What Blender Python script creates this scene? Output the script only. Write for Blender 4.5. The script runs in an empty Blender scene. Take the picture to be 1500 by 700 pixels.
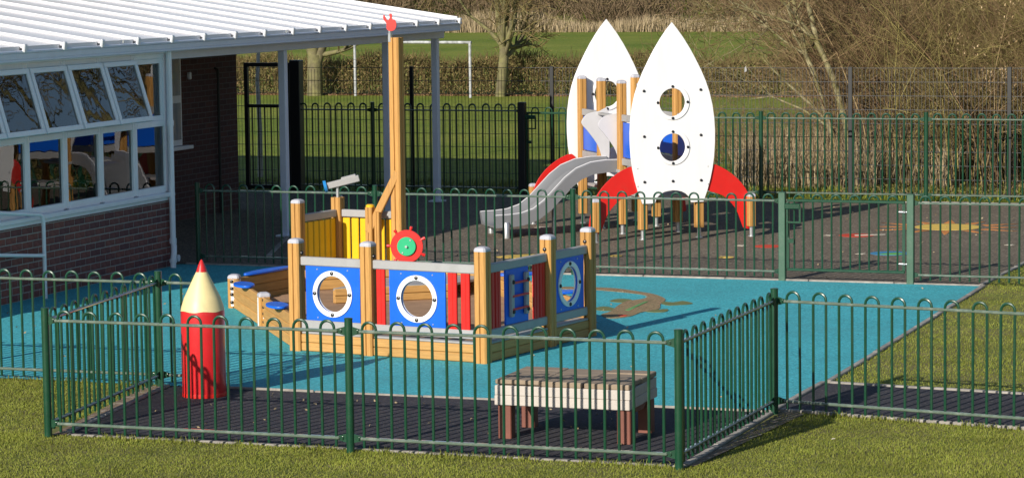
import bpy, math, random
import numpy as np
from mathutils import Matrix, Vector
random.seed(7); rng = np.random.default_rng(11)
R = math.radians
S = bpy.context.scene
COL = S.collection

# ------------------------------------------------------------------ camera
cd = bpy.data.cameras.new('camera'); cam = bpy.data.objects.new('camera', cd); COL.objects.link(cam)
cd.sensor_width = 36.0; cd.lens = 36.0 * 4081.16 / 1500.0
cd.clip_start = 0.5; cd.clip_end = 2000
r_ = Vector((0.94062113, 0.33924351, -0.01207206)); u_ = Vector((-0.02174821, 0.09571469, 0.9951712)); f_ = Vector((-0.33876085, 0.93581651, -0.0974092))
m = Matrix.Identity(4)
for i in range(3):
    m[i][0] = r_[i]; m[i][1] = u_[i]; m[i][2] = -f_[i]
m.translation = (0, 0, 3.389)
cam.matrix_world = m
S.camera = cam
# ------------------------------------------------------------------ light
SUN_EL, SUN_AZ = R(23.0), R(76.0)          # light travels towards azimuth 76 deg (x to y)
w = bpy.data.worlds.new('World'); S.world = w; w.use_nodes = True
nt = w.node_tree; bg = nt.nodes['Background']
sky = nt.nodes.new('ShaderNodeTexSky'); sky.sky_type = 'NISHITA'; sky.sun_disc = False
sx, sy = -math.cos(SUN_AZ), -math.sin(SUN_AZ)
sky.sun_elevation = SUN_EL; sky.sun_rotation = math.atan2(sx, sy)
sky.air_density = 1.0; sky.dust_density = 0.4; sky.ozone_density = 2.2
nt.links.new(sky.outputs[0], bg.inputs[0]); bg.inputs[1].default_value = 0.078
sl = bpy.data.lights.new('sun', 'SUN'); sun = bpy.data.objects.new('sun', sl); COL.objects.link(sun)
sl.energy = 4.6; sl.angle = R(0.53); sl.color = (1.0, 0.93, 0.83)
d = Vector((math.cos(SUN_AZ) * math.cos(SUN_EL), math.sin(SUN_AZ) * math.cos(SUN_EL), -math.sin(SUN_EL)))
sun.rotation_euler = d.to_track_quat('-Z', 'Y').to_euler(); sun.location = (-8, 10, 20)
S.view_settings.view_transform = 'Standard'; S.view_settings.look = 'None'
S.view_settings.exposure = 0.4; S.view_settings.gamma = 1.0; S.view_settings.use_curve_mapping = False

# ------------------------------------------------------------------ materials
MATS = {}
def mat(name, col, rough=0.5, var=0.0, vscale=6.0, metal=0.0, bump=0.0, bscale=60.0, coat=0.0, spec=0.5, rnd=0.0, island=False,
        col2=None, stretch=None, speck=None, dirt=None):
    """principled material: base colour with noise variation, optional second colour by per-object / per-island random, speckle and dirt"""
    if name in MATS: return MATS[name]
    mt = bpy.data.materials.new(name); mt.use_nodes = True; MATS[name] = mt
    t = mt.node_tree; N = t.nodes; L = t.links; p = N['Principled BSDF']
    p.inputs['Roughness'].default_value = rough; p.inputs['Metallic'].default_value = metal
    p.inputs['Specular IOR Level'].default_value = spec
    if coat: p.inputs['Coat Weight'].default_value = coat; p.inputs['Coat Roughness'].default_value = 0.12
    c = N.new('ShaderNodeRGB'); c.outputs[0].default_value = (*col, 1); out = c.outputs[0]
    tc = N.new('ShaderNodeTexCoord'); co = tc.outputs['Object']
    if stretch:
        mp = N.new('ShaderNodeMapping'); mp.inputs['Scale'].default_value = stretch; L.new(co, mp.inputs[0]); co = mp.outputs[0]
    def mix(a, b, fac, mode='MIX'):
        x = N.new('ShaderNodeMix'); x.data_type = 'RGBA'; x.blend_type = mode
        if isinstance(fac, float): x.inputs[0].default_value = fac
        else: L.new(fac, x.inputs[0])
        for s, v in ((x.inputs[6], a), (x.inputs[7], b)):
            if isinstance(v, tuple): s.default_value = (*v, 1)
            else: L.new(v, s)
        return x.outputs[2]
    def noise(scale, detail=4.0, rough_=0.6):
        n = N.new('ShaderNodeTexNoise'); n.inputs['Scale'].default_value = scale; n.inputs['Detail'].default_value = detail
        n.inputs['Roughness'].default_value = rough_; L.new(co, n.inputs['Vector']); return n.outputs[0]
    def ramp(v, a, b):
        rr = N.new('ShaderNodeMapRange'); L.new(v, rr.inputs[0]); rr.inputs[1].default_value = a; rr.inputs[2].default_value = b
        return rr.outputs[0]
    if rnd or island:
        if island:
            g = N.new('ShaderNodeNewGeometry'); rv = g.outputs['Random Per Island']
        else:
            g = N.new('ShaderNodeObjectInfo'); rv = g.outputs['Random']
        c2 = col2 if col2 else tuple(max(0, x * (1 - rnd)) for x in col)
        out = mix(out, c2, rv)
    elif col2:
        out = mix(out, col2, ramp(noise(vscale * 0.6, 5.0), 0.38, 0.62))
    if var:
        lo = tuple(x * (1 - var) for x in (1, 1, 1)); hi = tuple(1 + var for _ in range(3))
        out = mix(out, mix(lo, hi, ramp(noise(vscale), 0.3, 0.7)), 1.0, 'MULTIPLY')
    if speck:
        sc, amt, scol = speck
        vo = N.new('ShaderNodeTexVoronoi'); vo.inputs['Scale'].default_value = sc; L.new(co, vo.inputs['Vector'])
        sp = N.new('ShaderNodeSeparateColor'); L.new(vo.outputs['Color'], sp.inputs[0])
        out = mix(out, scol, ramp(sp.outputs[0], 1 - amt - 0.1, 1 - amt + 0.1))
        lo = mix((0.72, 0.72, 0.72), (1.28, 1.28, 1.28), sp.outputs[1]); out = mix(out, lo, 1.0, 'MULTIPLY')
    if dirt:
        ds, dc, da = dirt
        x = ramp(noise(ds, 6.0, 0.7), 0.5, 0.72); mm = N.new('ShaderNodeMath'); mm.operation = 'MULTIPLY'; L.new(x, mm.inputs[0]); mm.inputs[1].default_value = da
        out = mix(out, dc, mm.outputs[0])
    L.new(out, p.inputs['Base Color'])
    if bump:
        b = N.new('ShaderNodeBump'); b.inputs['Strength'].default_value = bump; b.inputs['Distance'].default_value = 0.01
        L.new(noise(bscale, 3.0), b.inputs['Height']); L.new(b.outputs[0], p.inputs['Normal'])
    return mt

GREEN = mat('fence_green_paint', (0.007, 0.050, 0.024), 0.3, 0.15, 9, coat=0.35, dirt=(14, (0.06, 0.085, 0.06), 0.2))
GRAIL = mat('fence_rail_sky_sheen', (0.11, 0.15, 0.115), 0.2, 0.15, 9, coat=0.8, dirt=(9, (0.34, 0.35, 0.31), 0.45))  # paler than the fence green: sky reflection on the rails put into the colour
GATEG = mat('gate_post_green', (0.038, 0.10, 0.06), 0.45, 0.12, 7, dirt=(12, (0.2, 0.22, 0.18), 0.2))
BLACKP = mat('black_paint', (0.012, 0.013, 0.014), 0.4, 0.1)
WOOD = mat('yellow_timber', (0.51, 0.268, 0.077), 0.55, 0.16, 5, rnd=0.2, stretch=(14, 14, 1.2), bump=0.15, bscale=10, dirt=(1.4, (0.38, 0.20, 0.07), 0.35), spec=0.3)
PLANK = mat('plank_timber', (0.54, 0.30, 0.095), 0.6, 0.18, 5, rnd=0.25, stretch=(1.2, 14, 14), bump=0.15, bscale=10, dirt=(1.2, (0.34, 0.19, 0.07), 0.4), spec=0.3)
CAP = mat('grey_cap', (0.42, 0.42, 0.46), 0.55, 0.08)
GREYR = mat('grey_board', (0.34, 0.335, 0.33), 0.5, 0.08, 4, dirt=(5, (0.22, 0.21, 0.19), 0.3))
BLUE = mat('blue_panel', (0.006, 0.115, 0.66), 0.35, 0.06, 5, dirt=(6, (0.05, 0.16, 0.5), 0.18))
RED = mat('red_panel', (0.62, 0.016, 0.012), 0.38, 0.06, 5, dirt=(7, (0.45, 0.05, 0.03), 0.25))
YELLOW = mat('yellow_panel', (0.74, 0.44, 0.010), 0.4, 0.06, 5, dirt=(7, (0.55, 0.35, 0.03), 0.2))
WHITEP = mat('white_panel', (0.82, 0.81, 0.81), 0.42, 0.02, 2.5, stretch=(3, 3, .5), dirt=(1.6, (0.68, 0.67, 0.63), 0.25))
RINGW = mat('white_ring', (0.80, 0.80, 0.80), 0.4, 0.03)
GREYRING = RINGW
HUBG = mat('green_hub', (0.015, 0.40, 0.17), 0.4, 0.05)
BOLT = mat('black_bolt', (0.015, 0.015, 0.017), 0.3)
STEEL = mat('galvanised_steel', (0.58, 0.59, 0.60), 0.35, 0.12, 12, metal=0.8)
SLIDE = mat('slide_grey', (0.185, 0.19, 0.20), 0.35, 0.05, 5, dirt=(5, (0.18, 0.18, 0.18), 0.25))
WINGG = mat('grey_wing', (0.60, 0.59, 0.60), 0.45, 0.04, 5)
UPVC = mat('white_upvc', (0.86, 0.88, 0.92), 0.3, 0.02, 5, dirt=(4, (0.6, 0.6, 0.58), 0.2))
RIB = mat('roof_bar_grey', (0.46, 0.46, 0.49), 0.4, 0.05, 3)
ROOFW = mat('white_roof', (0.82, 0.82, 0.83), 0.38, 0.02, 3, stretch=(0.4, 3, 1), dirt=(1.8, (0.62, 0.62, 0.60), 0.3))
POSTW = mat('canopy_paint', (0.74, 0.78, 0.88), 0.35, 0.03, 5, dirt=(4, (0.5, 0.52, 0.55), 0.2))
BRICK = mat('red_brick', (0.25, 0.085, 0.065), 0.85, 0.22, 14, bump=0.5, bscale=120, rnd=1, col2=(0.15, 0.055, 0.055))
MORTAR = mat('mortar', (0.36, 0.33, 0.30), 0.95, 0.15, 30, bump=0.4, bscale=200)
TBROWN = mat('table_leg_brown', (0.17, 0.055, 0.034), 0.6, 0.15, 7)
TWHITE = mat('table_side', (0.48, 0.435, 0.385), 0.7, 0.1, 9, bump=0.2, bscale=60, dirt=(9, (0.40, 0.34, 0.28), 0.4))
TTAN = mat('table_top', (0.27, 0.205, 0.14), 0.75, 0.15, 9, bump=0.3, bscale=50, dirt=(9, (0.28, 0.22, 0.17), 0.4))
CREAM = mat('pencil_cream', (0.72, 0.60, 0.30), 0.45, 0.06, 6, dirt=(10, (0.5, 0.4, 0.22), 0.3))
KERB = mat('concrete_edging', (0.32, 0.295, 0.26), 0.9, 0.3, 9, bump=0.4, bscale=90, rnd=0.25, )
BLUERUB = mat('blue_rubber', (0.055, 0.36, 0.42), 0.85, 0.09, 1.1, speck=(70, 0.12, (0.10, 0.46, 0.50)), bump=0.5, bscale=110, dirt=(0.7, (0.06, 0.27, 0.31), 0.5), spec=0.25)
BLACKRUB = mat('black_rubber', (0.040, 0.039, 0.048), 0.9, 0.15, 1.5, speck=(80, 0.06, (0.11, 0.10, 0.09)), bump=0.5, bscale=110, dirt=(2.5, (0.085, 0.075, 0.065), 0.35), spec=0.25)
GREYRUB = mat('grey_rubber', (0.13, 0.108, 0.082), 0.9, 0.14, 1.0, speck=(60, 0.2, (0.27, 0.225, 0.17)), dirt=(0.6, (0.10, 0.085, 0.068), 0.5), bump=0.5, bscale=100, spec=0.2)
SAND = mat('brown_sand', (0.33, 0.20, 0.115), 0.95, 0.2, 4, bump=0.7, bscale=50)
LIZ = mat('lizard_brown', (0.24, 0.185, 0.10), 0.9, 0.12, 6, speck=(70, 0.2, (0.33, 0.2, 0.12)), spec=0.2)
LIZG = mat('lizard_green', (0.12, 0.30, 0.11), 0.9, 0.12, 6, spec=0.2)
LIZL = mat('lizard_leg', (0.15, 0.17, 0.07), 0.9, 0.12, 6, spec=0.2)
MYEL = mat('marking_yellow', (0.62, 0.43, 0.10), 0.9, 0.12, 9, spec=0.2)
MORA = mat('marking_orange', (0.50, 0.20, 0.06), 0.9, 0.12, 9, spec=0.2)
MRED = mat('marking_red', (0.48, 0.06, 0.035), 0.9, 0.12, 9, spec=0.2)
MBLU = mat('marking_blue', (0.05, 0.20, 0.36), 0.9, 0.12, 9, spec=0.2)
MGRN = mat('marking_green', (0.12, 0.34, 0.08), 0.9, 0.12, 9, spec=0.2)
MWHI = mat('marking_cream', (0.52, 0.47, 0.38), 0.9, 0.12, 9, spec=0.2)
BLADE = mat('grass_blade', (0.145, 0.185, 0.018), 0.6, island=True, col2=(0.215, 0.212, 0.045), spec=0.2, var=0.3, vscale=1.3)
TURF = mat('turf_soil', (0.12, 0.14, 0.02), 0.9, 0.25, 3, bump=0.6, bscale=60, col2=(0.15, 0.13, 0.045))
SOIL = mat('bare_soil', (0.19, 0.135, 0.09), 0.95, 0.3, 12, bump=0.8, bscale=60, speck=(30, 0.08, (0.42, 0.38, 0.33)))
BARK = mat('grey_green_bark', (0.13, 0.11, 0.06), 0.9, 0.3, 6, bump=0.7, bscale=30, col2=(0.17, 0.16, 0.06))
BARKP = mat('pale_bark', (0.27, 0.235, 0.13), 0.9, 0.35, 8, bump=0.6, bscale=30, col2=(0.16, 0.14, 0.05))
BIRCH = mat('birch_bark', (0.50, 0.47, 0.42), 0.85, 0.2, 9, stretch=(1, 1, 2.5), dirt=(9, (0.08, 0.07, 0.06), 0.9))
TWIG = mat('bare_twig', (0.26, 0.22, 0.085), 0.85, island=True, col2=(0.15, 0.095, 0.045), spec=0.2)
TWIGB = mat('thicket_twig', (0.36, 0.26, 0.13), 0.85, island=True, col2=(0.17, 0.10, 0.055), spec=0.2)
TWIGO = mat('thicket_olive', (0.33, 0.28, 0.10), 0.85, island=True, col2=(0.15, 0.11, 0.045), spec=0.2)
FARTW = mat('far_twig', (0.27, 0.19, 0.115), 0.9, island=True, col2=(0.13, 0.10, 0.05), spec=0.15)
STRAW = mat('dry_straw', (0.43, 0.335, 0.21), 0.85, island=True, col2=(0.24, 0.185, 0.10), spec=0.2)
LEAFB = mat('hedge_leaf', (0.24, 0.155, 0.075), 0.8, island=True, col2=(0.15, 0.17, 0.045), spec=0.2)
KEYS = mat('seed_bunch', (0.66, 0.50, 0.30), 0.8, island=True, col2=(0.35, 0.22, 0.1), spec=0.2)
GOALW = mat('goal_paint', (0.36, 0.37, 0.38), 0.5, 0.5, 5, dirt=(7, (0.16, 0.17, 0.15), 1.0))
WIRE = mat('mesh_wire', (0.05, 0.05, 0.05), 0.35)
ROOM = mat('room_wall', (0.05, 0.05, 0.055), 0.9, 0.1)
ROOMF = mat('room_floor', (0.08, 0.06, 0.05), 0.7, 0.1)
LEAD = mat('rubber_tip', (0.55, 0.02, 0.02), 0.35)
TELEB = mat('telescope_blue', (0.02, 0.22, 0.55), 0.35)

def field_material():
    mt = bpy.data.materials.new('field_grass'); mt.use_nodes = True; t = mt.node_tree; N = t.nodes; L = t.links; p = N['Principled BSDF']
    p.inputs['Roughness'].default_value = 0.9; p.inputs['Specular IOR Level'].default_value = 0.15
    tc = N.new('ShaderNodeTexCoord')
    def nz(sc, st=(1, 1, 1), det=6):
        mp = N.new('ShaderNodeMapping'); mp.inputs['Scale'].default_value = st; L.new(tc.outputs['Object'], mp.inputs[0])
        n = N.new('ShaderNodeTexNoise'); n.inputs['Scale'].default_value = sc; n.inputs['Detail'].default_value = det; n.inputs['Roughness'].default_value = 0.65
        L.new(mp.outputs[0], n.inputs['Vector']); return n.outputs[0]
    r1 = N.new('ShaderNodeValToRGB'); L.new(nz(0.22, (1, 0.7, 1)), r1.inputs[0])
    r1.color_ramp.elements[0].position = 0.32; r1.color_ramp.elements[0].color = (0.125, 0.185, 0.02, 1)
    r1.color_ramp.elements[1].position = 0.7; r1.color_ramp.elements[1].color = (0.235, 0.26, 0.045, 1)
    r2 = N.new('ShaderNodeValToRGB'); L.new(nz(7.0), r2.inputs[0])
    r2.color_ramp.elements[0].position = 0.3; r2.color_ramp.elements[0].color = (0.55, 0.55, 0.55, 1)
    r2.color_ramp.elements[1].position = 0.72; r2.color_ramp.elements[1].color = (1.35, 1.3, 1.2, 1)
    mx = N.new('ShaderNodeMix'); mx.data_type = 'RGBA'; mx.blend_type = 'MULTIPLY'; mx.inputs[0].default_value = 1
    L.new(r1.outputs[0], mx.inputs[6]); L.new(r2.outputs[0], mx.inputs[7]); L.new(mx.outputs[2], p.inputs['Base Color'])
    b = N.new('ShaderNodeBump'); b.inputs['Strength'].default_value = 0.8; b.inputs['Distance'].default_value = 0.05; L.new(nz(9.0), b.inputs['Height']); L.new(b.outputs[0], p.inputs['Normal'])
    return mt
FIELD = field_material()

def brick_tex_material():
    mt = bpy.data.materials.new('shaded_brick_courses'); mt.use_nodes = True; t = mt.node_tree; N = t.nodes; L = t.links; p = N['Principled BSDF']
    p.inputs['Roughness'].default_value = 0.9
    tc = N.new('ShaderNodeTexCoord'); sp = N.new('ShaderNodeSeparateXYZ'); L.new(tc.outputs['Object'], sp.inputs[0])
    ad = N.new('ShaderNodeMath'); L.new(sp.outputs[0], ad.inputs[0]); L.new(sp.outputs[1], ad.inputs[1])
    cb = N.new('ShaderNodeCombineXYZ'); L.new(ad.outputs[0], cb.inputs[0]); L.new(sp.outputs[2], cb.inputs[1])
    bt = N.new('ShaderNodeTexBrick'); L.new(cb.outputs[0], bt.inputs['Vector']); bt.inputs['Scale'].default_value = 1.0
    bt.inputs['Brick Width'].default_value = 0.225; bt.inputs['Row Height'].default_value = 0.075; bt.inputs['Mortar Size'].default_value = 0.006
    bt.inputs['Color1'].default_value = (0.105, 0.042, 0.036, 1); bt.inputs['Color2'].default_value = (0.065, 0.030, 0.03, 1); bt.inputs['Mortar'].default_value = (0.13, 0.115, 0.105, 1)  # brick and mortar darkened: shade under the canopy is put into the colour
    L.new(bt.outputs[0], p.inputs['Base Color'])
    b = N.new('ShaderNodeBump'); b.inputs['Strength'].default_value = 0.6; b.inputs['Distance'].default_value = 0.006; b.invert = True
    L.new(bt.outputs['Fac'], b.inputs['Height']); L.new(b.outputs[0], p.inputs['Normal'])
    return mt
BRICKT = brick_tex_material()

def glass_material():
    mt = bpy.data.materials.new('window_glass'); mt.use_nodes = True; t = mt.node_tree; N = t.nodes; L = t.links
    N.remove(N['Principled BSDF']); out = N['Material Output']
    tr = N.new('ShaderNodeBsdfTransparent'); tr.inputs[0].default_value = (0.72, 0.78, 0.78, 1)
    gl = N.new('ShaderNodeBsdfGlossy'); gl.inputs['Roughness'].default_value = 0.012
    tc = N.new('ShaderNodeTexCoord'); n = N.new('ShaderNodeTexNoise'); n.inputs['Scale'].default_value = 2.2; L.new(tc.outputs['Object'], n.inputs['Vector'])
    b = N.new('ShaderNodeBump'); b.inputs['Strength'].default_value = 0.05; b.inputs['Distance'].default_value = 0.02; L.new(n.outputs[0], b.inputs['Height']); L.new(b.outputs[0], gl.inputs['Normal'])
    fr = N.new('ShaderNodeFresnel'); fr.inputs[0].default_value = 2.05
    mx = N.new('ShaderNodeMixShader'); L.new(fr.outputs[0], mx.inputs[0]); L.new(tr.outputs[0], mx.inputs[1]); L.new(gl.outputs[0], mx.inputs[2])
    L.new(mx.outputs[0], out.inputs[0]); return mt
GLASS = glass_material()

# ------------------------------------------------------------------ mesh helpers
class MB:
    def __init__(s): s.v = []; s.f = []
    def add(s, vs, fs):
        o = len(s.v); s.v += [tuple(x) for x in vs]; s.f += [tuple(i + o for i in q) for q in fs]; return s
    def box(s, c, size, rot=None, bev=0.0):
        hx, hy, hz = (x / 2 for x in size)
        if bev > 0:
            b = min(bev, hx * .9, hy * .9, hz * .9); vs = []
            for sx in (-1, 1):
                for sy in (-1, 1):
                    for sz in (-1, 1):
                        vs += [(sx * hx, sy * (hy - b), sz * (hz - b)), (sx * (hx - b), sy * hy, sz * (hz - b)), (sx * (hx - b), sy * (hy - b), sz * hz)]
            def I(sx, sy, sz, k): return (((sx > 0) * 2 + (sy > 0)) * 2 + (sz > 0)) * 3 + k
            fs = []
            for q in (-1, 1):
                fs.append([I(q, -1, -1, 0), I(q, 1, -1, 0), I(q, 1, 1, 0), I(q, -1, 1, 0)])
                fs.append([I(-1, q, -1, 1), I(1, q, -1, 1), I(1, q, 1, 1), I(-1, q, 1, 1)])
                fs.append([I(-1, -1, q, 2), I(1, -1, q, 2), I(1, 1, q, 2), I(-1, 1, q, 2)])
                for p in (-1, 1):
                    fs.append([I(q, p, -1, 0), I(q, p, -1, 1), I(q, p, 1, 1), I(q, p, 1, 0)])
                    fs.append([I(q, -1, p, 0), I(q, -1, p, 2), I(q, 1, p, 2), I(q, 1, p, 0)])
                    fs.append([I(-1, q, p, 1), I(-1, q, p, 2), I(1, q, p, 2), I(1, q, p, 1)])
                    for o in (-1, 1): fs.append([I(q, p, o, 0), I(q, p, o, 1), I(q, p, o, 2)])
        else:
            vs = [(sx * hx, sy * hy, sz * hz) for sx in (-1, 1) for sy in (-1, 1) for sz in (-1, 1)]
            fs = [(0, 1, 3, 2), (4, 6, 7, 5), (0, 4, 5, 1), (2, 3, 7, 6), (0, 2, 6, 4), (1, 5, 7, 3)]
        if rot is not None: vs = [rot @ Vector(x) for x in vs]
        return s.add([(x[0] + c[0], x[1] + c[1], x[2] + c[2]) for x in vs], fs)
    def tube(s, path, r, n=8, cap=True, closed=False):
        P = [Vector(p) for p in path]; K = len(P); rs = r if isinstance(r, (list, tuple)) else [r] * K
        rings = []; up = Vector((0, 0, 1)); prev = None
        for i, p in enumerate(P):
            if closed: t = (P[(i + 1) % K] - P[i - 1]).normalized()
            else: t = (P[min(i + 1, K - 1)] - P[max(i - 1, 0)]).normalized()
            if prev is None:
                a = t.cross(up)
                if a.length < 1e-3: a = t.cross(Vector((1, 0, 0)))
                a.normalize()
            else: a = (prev - t * prev.dot(t)).normalized()
            prev = a; b = t.cross(a)
            rings.append([p + (a * math.cos(k * 2 * math.pi / n) + b * math.sin(k * 2 * math.pi / n)) * rs[i] for k in range(n)])
        vs = [x for q in rings for x in q]; fs = []
        for i in range(K if closed else K - 1):
            j = (i + 1) % K
            for k in range(n): fs.append((i * n + k, i * n + (k + 1) % n, j * n + (k + 1) % n, j * n + k))
        if cap and not closed: fs.append(tuple(range(n - 1, -1, -1))); fs.append(tuple((K - 1) * n + k for k in range(n)))
        return s.add(vs, fs)
    def lathe(s, prof, n=24, c=(0, 0, 0), axis='z'):
        vs = []; fs = []
        for r, z in prof:
            for k in range(n):
                a = k * 2 * math.pi / n
                q = (r * math.cos(a), r * math.sin(a), z)
                if axis == 'y': q = (q[0], q[2], q[1])
                vs.append((q[0] + c[0], q[1] + c[1], q[2] + c[2]))
        K = len(prof)
        for i in range(K - 1):
            for k in range(n): fs.append((i * n + k, i * n + (k + 1) % n, (i + 1) * n + (k + 1) % n, (i + 1) * n + k))
        fs.append(tuple(range(n))); fs.append(tuple((K - 1) * n + k for k in range(n)))
        return s.add(vs, fs)
    def prism(s, poly, z0, z1):
        n = len(poly); vs = [(x, y, z0) for x, y in poly] + [(x, y, z1) for x, y in poly]
        fs = [tuple(range(n - 1, -1, -1)), tuple(range(n, 2 * n))] + [(i, (i + 1) % n, n + (i + 1) % n, n + i) for i in range(n)]
        return s.add(vs, fs)
    def mesh(s, name, smooth=False, mt=None):
        me = bpy.data.meshes.new(name); me.from_pydata(s.v, [], s.f); me.validate()
        import bmesh
        b = bmesh.new(); b.from_mesh(me); bmesh.ops.recalc_face_normals(b, faces=b.faces)
        b.to_mesh(me); b.free()
        if smooth:
            me.polygons.foreach_set('use_smooth', [True] * len(me.polygons))
            try: me.set_sharp_from_angle(angle=R(40))
            except Exception: pass
        if mt: me.materials.append(mt)
        return me
    def build(s, name, mt, parent=None, smooth=False, loc=None, rz=0):
        return place(name, s.mesh(name, smooth, mt), parent, loc, rz)
def place(name, me, parent=None, loc=None, rz=0):
    o = bpy.data.objects.new(name, me); COL.objects.link(o)
    if parent is not None: o.parent = parent
    if loc is not None: o.location = loc
    if rz: o.rotation_euler = (0, 0, rz)
    return o
def tag(o, label, cat=None, group=None, kind=None):
    if label: o['label'] = label
    if cat: o['category'] = cat
    if group: o['group'] = group
    if kind: o['kind'] = kind
    return o
def thing(name, label, cat, loc, rz=0, group=None):
    o = bpy.data.objects.new(name, None); COL.objects.link(o); o.location = loc; o.rotation_euler = (0, 0, rz); o.empty_display_size = 0.2
    return tag(o, label, cat, group)
def plate_mesh(name, outlines, th, mt, bev=0.0, upright=True):
    """flat plate from closed 2D outlines (first = edge, rest = holes); upright: x,z plane centred on y=0"""
    c = bpy.data.curves.new(name, 'CURVE'); c.dimensions = '2D'; c.fill_mode = 'BOTH'; c.extrude = th / 2 - bev; c.bevel_depth = bev; c.bevel_resolution = 1
    if bev: c.offset = -bev
    for pts in outlines:
        sp = c.splines.new('POLY'); sp.points.add(len(pts) - 1)
        for q, (x, y) in zip(sp.points, pts): q.co = (x, y, 0, 1)
        sp.use_cyclic_u = True
    o = bpy.data.objects.new('tmp', c); COL.objects.link(o)
    dg = bpy.context.evaluated_depsgraph_get(); dg.update()
    me = bpy.data.meshes.new_from_object(o.evaluated_get(dg)); me.name = name
    bpy.data.objects.remove(o); bpy.data.curves.remove(c)
    if upright: me.transform(Matrix.Rotation(R(90), 4, 'X'))
    me.materials.clear(); me.materials.append(mt)
    return me
def circle(cx, cy, r, n=32): return [(cx + r * math.cos(2 * math.pi * k / n), cy + r * math.sin(2 * math.pi * k / n)) for k in range(n)]
def tubes_mesh(name, paths, radii, mt, sides=3):
    """many tapered tubes at once: paths (N,K,3), radii (N,K)"""
    paths = np.asarray(paths, float); radii = np.asarray(radii, float); Nn, K, _ = paths.shape
    t = np.gradient(paths, axis=1); t /= np.linalg.norm(t, axis=2, keepdims=True) + 1e-9
    ref = np.zeros_like(t); ref[..., 0] = 0.31; ref[..., 1] = 0.83; ref[..., 2] = 0.46
    a = np.cross(t, ref); a /= np.linalg.norm(a, axis=2, keepdims=True) + 1e-9; b = np.cross(t, a)
    ang = np.arange(sides) * 2 * np.pi / sides
    V = paths[:, :, None, :] + radii[:, :, None, None] * (a[:, :, None, :] * np.cos(ang)[None, None, :, None] + b[:, :, None, :] * np.sin(ang)[None, None, :, None])
    idx = np.arange(Nn * K * sides).reshape(Nn, K, sides); nx = np.roll(idx, -1, axis=2)
    F = np.stack([idx[:, :-1], nx[:, :-1], nx[:, 1:], idx[:, 1:]], axis=-1).reshape(-1, 4)
    return np_mesh(name, V.reshape(-1, 3), F, mt)
def np_mesh(name, V, F, mt):
    me = bpy.data.meshes.new(name); nf, k = F.shape
    me.vertices.add(len(V)); me.vertices.foreach_set('co', np.ascontiguousarray(V, dtype=np.float32).ravel())
    me.loops.add(nf * k); me.loops.foreach_set('vertex_index', np.ascontiguousarray(F, dtype=np.int32).ravel())
    me.polygons.add(nf); me.polygons.foreach_set('loop_start', np.arange(nf, dtype=np.int32) * k)
    me.update(calc_edges=True); me.materials.append(mt); return me
def blades_mesh(name, P, hgt, wid, lean, mt):
    """P (N,3) roots; one thin bent blade (two triangles) each"""
    n = len(P); a = rng.uniform(0, 2 * np.pi, n); s = np.stack([np.cos(a), np.sin(a), np.zeros(n)], 1) * wid[:, None] / 2
    a2 = rng.uniform(0, 2 * np.pi, n); ld = np.stack([np.cos(a2), np.sin(a2), np.zeros(n)], 1) * (lean * hgt)[:, None]
    up = np.zeros((n, 3)); up[:, 2] = hgt
    mid = P + ld * 0.3 + up * 0.55; tip = P + ld + up * np.sqrt(np.clip(1 - 0.4 * lean ** 2, .3, 1))[:, None]
    V = np.stack([P - s, P + s, mid + s * 0.75, mid - s * 0.75, tip], 1).reshape(-1, 3)
    b = np.arange(n) * 5; F = np.concatenate([np.stack([b, b + 1, b + 2], 1), np.stack([b, b + 2, b + 3], 1), np.stack([b + 3, b + 2, b + 4], 1)])
    return np_mesh(name, V, F, mt)

# ------------------------------------------------------------------ ground and surfaces
def sheet(name, poly, z, mt, kind='structure', parent=None):
    mb = MB(); mb.add([(x, y, z) for x, y in poly], [tuple(range(len(poly)))])
    o = mb.build(name, mt, parent)
    if kind and parent is None: o['kind'] = kind
    return o
# the ground: one big sheet with a rising bank far away
xs = np.concatenate([np.linspace(-420, -90, 8), np.linspace(-80, 20, 51), np.linspace(40, 300, 7)]); ys = np.concatenate([np.linspace(-60, 130, 20), np.linspace(133, 175, 22), [200, 260, 400, 700]])
X, Y = np.meshgrid(xs, ys); Z = -0.012 + np.clip(Y - 139, 0, 40) * 0.13 + np.where(Y > 140, 0.25 * np.sin(X * 0.31) * np.cos(Y * 0.2), 0)
nx_, ny_ = len(xs), len(ys); idx = np.arange(nx_ * ny_).reshape(ny_, nx_)
F = np.stack([idx[:-1, :-1], idx[:-1, 1:], idx[1:, 1:], idx[1:, :-1]], -1).reshape(-1, 4)
g = place('ground', np_mesh('ground', np.stack([X, Y, Z], -1).reshape(-1, 3), F, FIELD)); g['kind'] = 'structure'
sheet('near_turf', [(-16, 6), (6, 6), (6, 31.5), (-16, 31.5)], -0.008, TURF)
XR = -5.25
blue = sheet('blue_rubber_surface', [(-14.56, 20.34), (-5.32, 20.34), (XR, 21.9), (XR, 28.9), (-14.56, 28.9)], 0.0, BLUERUB)
sheet('black_rubber_surface', [(-10.02, 17.98), (-5.31, 17.98), (-5.31, 20.31), (-10.36, 20.31)], 0.0, BLACKRUB)
PB = lambda x: 20.44 - 0.176 * (x + 5.26); PT = lambda x: 21.9 - 0.118 * (x + 5.2)
sheet('black_path', [(-5.26, PB(-5.26) + .03), (0, PB(0) + .03), (0, PT(0) - .03), (XR, PT(XR) - .03)], 0.0, BLACKRUB)
grey = sheet('grey_rubber_surface', [(-22, 28.96), (-5.3, 28.96), (-5.2, 31.6), (3, 32.6), (3, 38.75), (-22, 38.75)], 0.0, GREYRUB)
sheet('soil_strip', [(-10.1, 17.88), (-10.02, 17.95), (-10.36, 20.3), (-10.55, 20.3)], 0.002, SOIL)
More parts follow.
